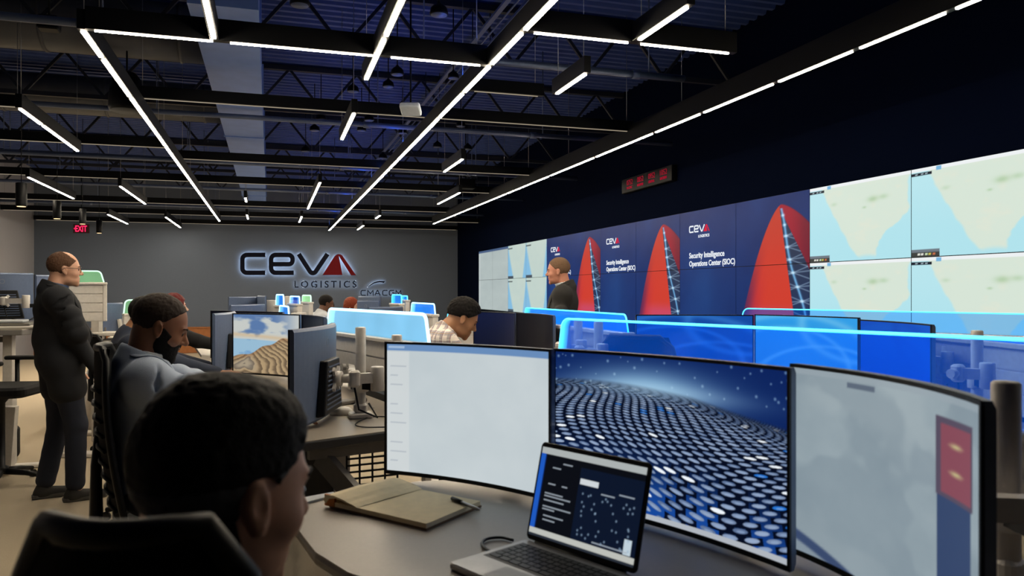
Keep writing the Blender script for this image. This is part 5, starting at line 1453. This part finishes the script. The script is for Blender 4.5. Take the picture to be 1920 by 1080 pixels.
# ---------------- far stations under the logo
desk('far pale desk left under the logo, with two slate monitors', [P2(420, 9.6), P2(505, 9.9), P2(512, 10.9), P2(425, 10.6)], .95, legs=(P2(465, 10.2),))
monitor('far slate monitor under the logo, upper and farther of two', P2(494, 10.7), P2(428, 10.2), ztop=1.425, h=.40, stand=.95)
monitor('far slate monitor under the logo, lower and nearer of two', P2(494, 9.9), P2(431, 9.3), ztop=1.335, h=.40, stand=.95)
monitor('dark blue monitor edge right of the two far slate monitors', P2(500, 10.0), P2(487, 10.9), ztop=1.44, h=.38, detail=False, stand=.95)
divider('slim far divider with a blue sheet, left of the others under the logo', P2(518, 9.9), P2(532, 9.4), zr0=.92, zr1=1.30, zt=1.455, glass=G_blue, led=M_bright_led, tube=.009, inset=0, slant=.01)
divider('far divider with a slanted blue sheet in front of the slim one', P2(524, 8.6), P2(542, 7.9), zr0=.92, zr1=1.22, zt=1.34, glass=G_blue, led=M_bright_led, tube=.009, inset=0, slant=.04)
divider('far divider with a square blue sheet between the slim and the green ones', P2(544, 9.8), P2(562, 9.2), zr0=.92, zr1=1.325, zt=1.435, glass=G_deep, led=M_bright_led, tube=.008, inset=0, slant=.01)
divider('far divider with a small green sheet, left of the far man', P2(567, 10.2), P2(583, 9.8), zr0=.92, zr1=1.34, zt=1.445, glass=G_green, led=M_green_led, tube=.009, inset=0, slant=.005)
for px, D, w_, z1, lab in ((512, 10.3, .12, 1.38, 'white cabinet back left of the slim blue sheet'), (540, 10.6, .14, 1.43, 'pinkish white cabinet back between the far blue sheets'), (560, 9.0, .12, 1.25, 'white cabinet back below the square blue sheet')):
    T = thing('cabinet', lab, 'cabinet', (*P2(px, D), 0), -YAW*.8); MB().rbox((0, 0, z1/2), (w_, .3, z1), .01).build('body', M_white, T); MB().box((0, -.152, z1*.8), (w_*.8, .004, .006)).build('seam', M_edge, T)
desk('far pale desk in front of the man in the white shirt', [P2(640, 9.3), P2(680, 7.8), P2(765, 8.0), P2(765, 10.0), P2(700, 10.6), P2(645, 10.6)], .95, legs=(P2(700, 9.6),))
monitor('far pale blue monitor under the smaller logo', P2(714, 10.1), P2(674, 10.4), ztop=1.432, h=.38, sag=.02, stand=.95)
monitor('far blue monitor in front of the pale blue one', P2(712, 9.3), P2(672, 9.5), ztop=1.385, h=.36, sag=.02, stand=.95)
monitor('far black monitor with a small round mark, right of the woman with auburn hair', P2(753, 8.4), P2(690, 8.0), ztop=1.335, h=.38, stand=.95)
divider('far divider with two blue sheets under the smaller logo', P2(735, 9.6), P2(753, 9.1), zr0=.92, zr1=1.33, zt=1.455, glass=G_blue, led=M_blue_led, tube=.007, inset=0, slant=.005)
divider('far divider with a small square blue sheet right of the smaller logo', P2(752, 9.8), P2(764, 9.5), zr0=.92, zr1=1.37, zt=1.44, glass=G_blue, led=M_blue_led, tube=.007, inset=0, slant=.005)
divider('far divider with a wide blue sheet left of the man in plaid', P2(771, 7.7), P2(816, 6.9), zr0=.92, zr1=1.27, zt=1.385, glass=G_blue, led=M_bright_led, tube=.007, inset=0, slant=.02)
divider('far divider of which a blue edge shows behind the man in plaid', P2(838, 7.4), P2(905, 6.6), zr0=.92, zr1=1.20, zt=1.31, glass=G_deep, led=M_blue_led, tube=.006, inset=0, slant=.03)
desk('far pale desk below the wide blue sheet', [P2(760, 7.3), P2(800, 6.6), P2(850, 6.4), P2(880, 7.2), P2(800, 8.1)], .92, legs=(P2(810, 7.2),))
T = thing('desk_foot_bar', 'white foot bar on the carpet seen under the pale map monitor', 'desk foot', (*P2(790, 5.9), 0), .3)
MB().rbox((0, 0, .02), (.5, .12, .04), .02).build('bar', M_white, T)
# ================================================================== the people
FT = lambda z=.095, y=.0, w=.10: ((-w, y, z), (w, y, z))
# man standing at the left
person('person', 'standing man in glasses, dark blazer, blue shirt and sneakers beside the raised desks', place(118, 5.62), facing(118, 84),
       dict(aim=(120, 506, 5.6), stand=True, pelvis=(0, -.03, .95), lean=R(-3), H=1.0, girth=1.10, belly=1.28, neck=R(14), head=(R(2), 0, 0), head_scale=1.02, jaw=1.12,
            hands=((-.27, .12, .80), (.25, .22, .84)), elbow=((-.4, -1, 0), (.4, -1, 0)), hand_dir=((0, .25, -1), (0, .45, -1)), hand_n=((-1, 0, 0), (1, 0, 0)),
            feet=((-.10, -.12, .095), (.12, .05, .095)), knee=(0, 1, 0), jacket_long=.42, hem=-.1),
       dict(skin=SK_fair, hair=H_thin, hair_style='balding', hair_thick=.003, hair_cut=-.045, creases=True, jacket=C_suit, shirt=C_blue, trousers=C_jeans, shoes=mat('grey_knit_shoe', (46, 44, 42), .8), glasses=True), cell=.0055)
# man standing at the right, before the video wall
person('person', 'standing fair-haired man in dark blazer and white collar, before the video wall', place(1050, 7.2), facing(1050, -84),
       dict(aim=(1047, 509, 7.2), stand=True, pelvis=(0, -.03, .97), lean=R(-2), H=1.03, girth=1.0, belly=1.1, neck=R(12), head=(R(4), 0, 0), head_scale=1.0, jaw=1.0,
            hands=((-.24, .10, .80), (.24, .12, .80)), hand_dir=((0, .1, -1), (0, .1, -1)), hand_n=((-1, 0, 0), (1, 0, 0)), elbow=((-.4, -1, 0), (.4, -1, 0)),
            feet=((-.11, -.04, .095), (.11, .04, .095)), knee=(0, 1, 0), jacket_long=.38, hem=-.1),
       dict(skin=SK_pink, hair=H_fair, hair_thick=.005, hairline=.080, jacket=C_blaz, shirt=C_white, trousers=C_suit, shoes=M_black), cell=.006)
# jacket man, seated
jl = place(285, 3.15)
person('person', 'seated bearded man in a blue-grey jacket leaning over his desk, looking down', jl, facing(285, 84),
       dict(aim=(298, 614, 3.15), pelvis=(0, -.20, .66), lean=R(-2), H=1.0, girth=.96, neck=R(14), head=(R(22), R(-4), 0), head_scale=1.06,
            hands=((-.20, .40, .975), (.16, .30, .975)), hand_dir=((.25, 1, -.1), (-.2, 1, -.1)), curl=(.3, .3), elbow=((-.6, -.2, -1), (.6, -.3, -1)),
            feet=((-.12, .20, .097), (.12, .16, .097)), knee=(0, 1, 1)),
       dict(skin=SK_brown, hair=H_brown, hair_thick=.003, hair_cut=-.035, beard=H_black, creases=True, hairline=.098, jacket=C_grey, shirt=C_white, trousers=C_navy, shoes=M_black), cell=.0055)
x0, y0, _ = jl
office_chair('black ribbed mesh chair behind the man in the blue-grey jacket', (jl[0]+.10, jl[1]+.0), facing(285, 92), seat=.56, back_top=.66)
# man hidden behind him
person('person', 'seated man with short dark hair in navy, mostly hidden behind the man in the jacket', place(268, 5.0), facing(268, 84),
       dict(aim=(274, 594, 5.0), pelvis=(0, -.24, .66), lean=R(7), neck=R(20), head=(R(14), 0, 0), hands=((-.15, .36, .965), (.22, .32, .965)), hand_dir=((.1, 1, 0), (-.1, 1, 0)), curl=(.25, .2),
            elbow=((-.6, -.2, -1), (.6, -.3, -1)), feet=((-.12, .20, .097), (.12, .16, .097)), knee=(0, 1, 1)),
       dict(skin=SK_tan, hair=H_black, shirt=C_navy, trousers=C_navy, shoes=M_black), cell=.008)
# woman with red hair and dark cardigan
person('person', 'seated woman with deep red hair and a black cardigan looking up to the right', place(325, 6.5), facing(325, 80),
       dict(aim=(327, 578, 6.9), pelvis=(0, -.20, .66), lean=R(12), H=.98, female=True, neck=R(12), head=(R(-4), 0, 0), head_scale=.97, hands=((-.12, .44, .985), (.14, .42, .985)), hand_dir=((.2, 1, 0), (-.3, 1, 0)),
            elbow=((-.6, -.2, -1), (.6, -.3, -1)), feet=((-.1, .20, .097), (.1, .16, .097)), knee=(0, 1, 1)),
       dict(skin=SK_pale, hair=H_dbl, hair_style='long', jacket=C_black, shirt=C_white, trousers=C_black, shoes=M_black), cell=.0075)
# man in plaid
pl = place(845, 4.45)
person('person', 'seated man with short curly hair in a pale plaid shirt looking down at his desk', pl, facing(845, 80),
       dict(aim=(866, 597, 5.2), pelvis=(0, -.22, .655), lean=R(22), girth=1.16, neck=R(20), head=(R(30), 0, 0), head_scale=1.04, jaw=1.12, hands=((-.20, .40, .985), (.2, .38, .985)), hand_dir=((.2, 1, 0), (-.2, 1, 0)),
            elbow=((-.6, -.2, -1), (.6, -.3, -1)), feet=((-.12, .20, .097), (.12, .16, .097)), knee=(0, 1, 1)),
       dict(skin=SK_tan, hair=H_black, hair_thick=.010, hair_top=.012, curls=True, hair_cut=.004, shirt=C_plaid, trousers=C_navy, shoes=M_black), cell=.006)
# far man with glasses, far woman
fm = place(602, 10.2)
person('person', 'seated man in glasses and a white shirt, far off below the logo wall', fm, facing(605, 70),
       dict(aim=(612, 570, 11.0), pelvis=(0, -.15, .66), lean=R(10), neck=R(10), head=(R(8), R(-8), 0), head_scale=1.0, hands=((-.15, .40, .985), (.15, .40, .985)),
            elbow=((-.6, -.2, -1), (.6, -.3, -1)), feet=((-.12, .20, .097), (.12, .16, .097)), knee=(0, 1, 1)),
       dict(skin=SK_deep, hair=H_black, hair_thick=.006, shirt=C_white, trousers=C_navy, shoes=M_black, glasses=True), cell=.009)
office_chair('black chair behind the far man in the white shirt', (fm[0]-.30, fm[1]-.05), facing(600, 80), seat=.56, back_top=.55)
person('person', 'seated woman with auburn hair, far off below the smaller logo', place(650, 11.0), facing(655, 105),
       dict(aim=(659, 574, 12.4), pelvis=(0, -.15, .66), lean=R(8), H=.97, female=True, neck=R(10), head=(R(10), R(0), 0), head_scale=1.04, hands=((-.15, .38, .985), (.15, .38, .985)),
            elbow=((-.6, -.2, -1), (.6, -.3, -1)), feet=((-.1, .20, .097), (.1, .16, .097)), knee=(0, 1, 1)),
       dict(skin=SK_pale, hair=H_red, hair_style='long', shirt=C_black, trousers=C_black, shoes=M_black), cell=.009)
# man in the foreground, seen from behind
fgd = -R(50)
person('person', 'dark-haired man seen from behind in a dark jacket, seated at the near desk', (-.045, .96, 0), fgd,
       dict(aim=(418, 920, .90), pelvis=(0, -.06, .60), lean=R(6), neck=R(14), girth=1.02, head=(R(10), R(-6), 0), head_scale=1.0, jaw=1.0, hands=((-.12, .42, .98), (.20, .38, .98)), hand_dir=((.1, 1, 0), (-.1, 1, 0)),
            elbow=((-.6, -.2, -1), (.6, -.3, -1)), feet=((-.12, .26, .097), (.12, .26, .097)), knee=(0, 1, 1)),
       dict(skin=SK_fair, hair=H_black, hair_thick=.005, hair_top=.004, sides=H_grey, jacket=C_navy, shirt=C_navy, trousers=C_navy, shoes=M_black), cell=.005)
office_chair('black chair with a narrow rounded top under the near man', (-.03, 1.0), -R(20), seat=.50, back_top=.735, w_top=.22, w_low=.29, ribs=False)

# chairs under the others (mostly hidden behind desks)
for k, (lab, loc_, rz_, pel_) in enumerate(SEATS):
    if 'white shirt' in lab or 'blue-grey' in lab or 'seen from behind' in lab: continue
    off = Matrix.Rotation(rz_, 3, 'Z') @ Vector((pel_[0], pel_[1]+.17, 0))
    office_chair('black chair under the '+' '.join(lab.split(',')[0].replace('seated ', '').split()[:11]), (loc_[0]+off.x, loc_[1]+off.y), rz_, seat=float(pel_[2])-.12, back_top=.42, ribs=False)
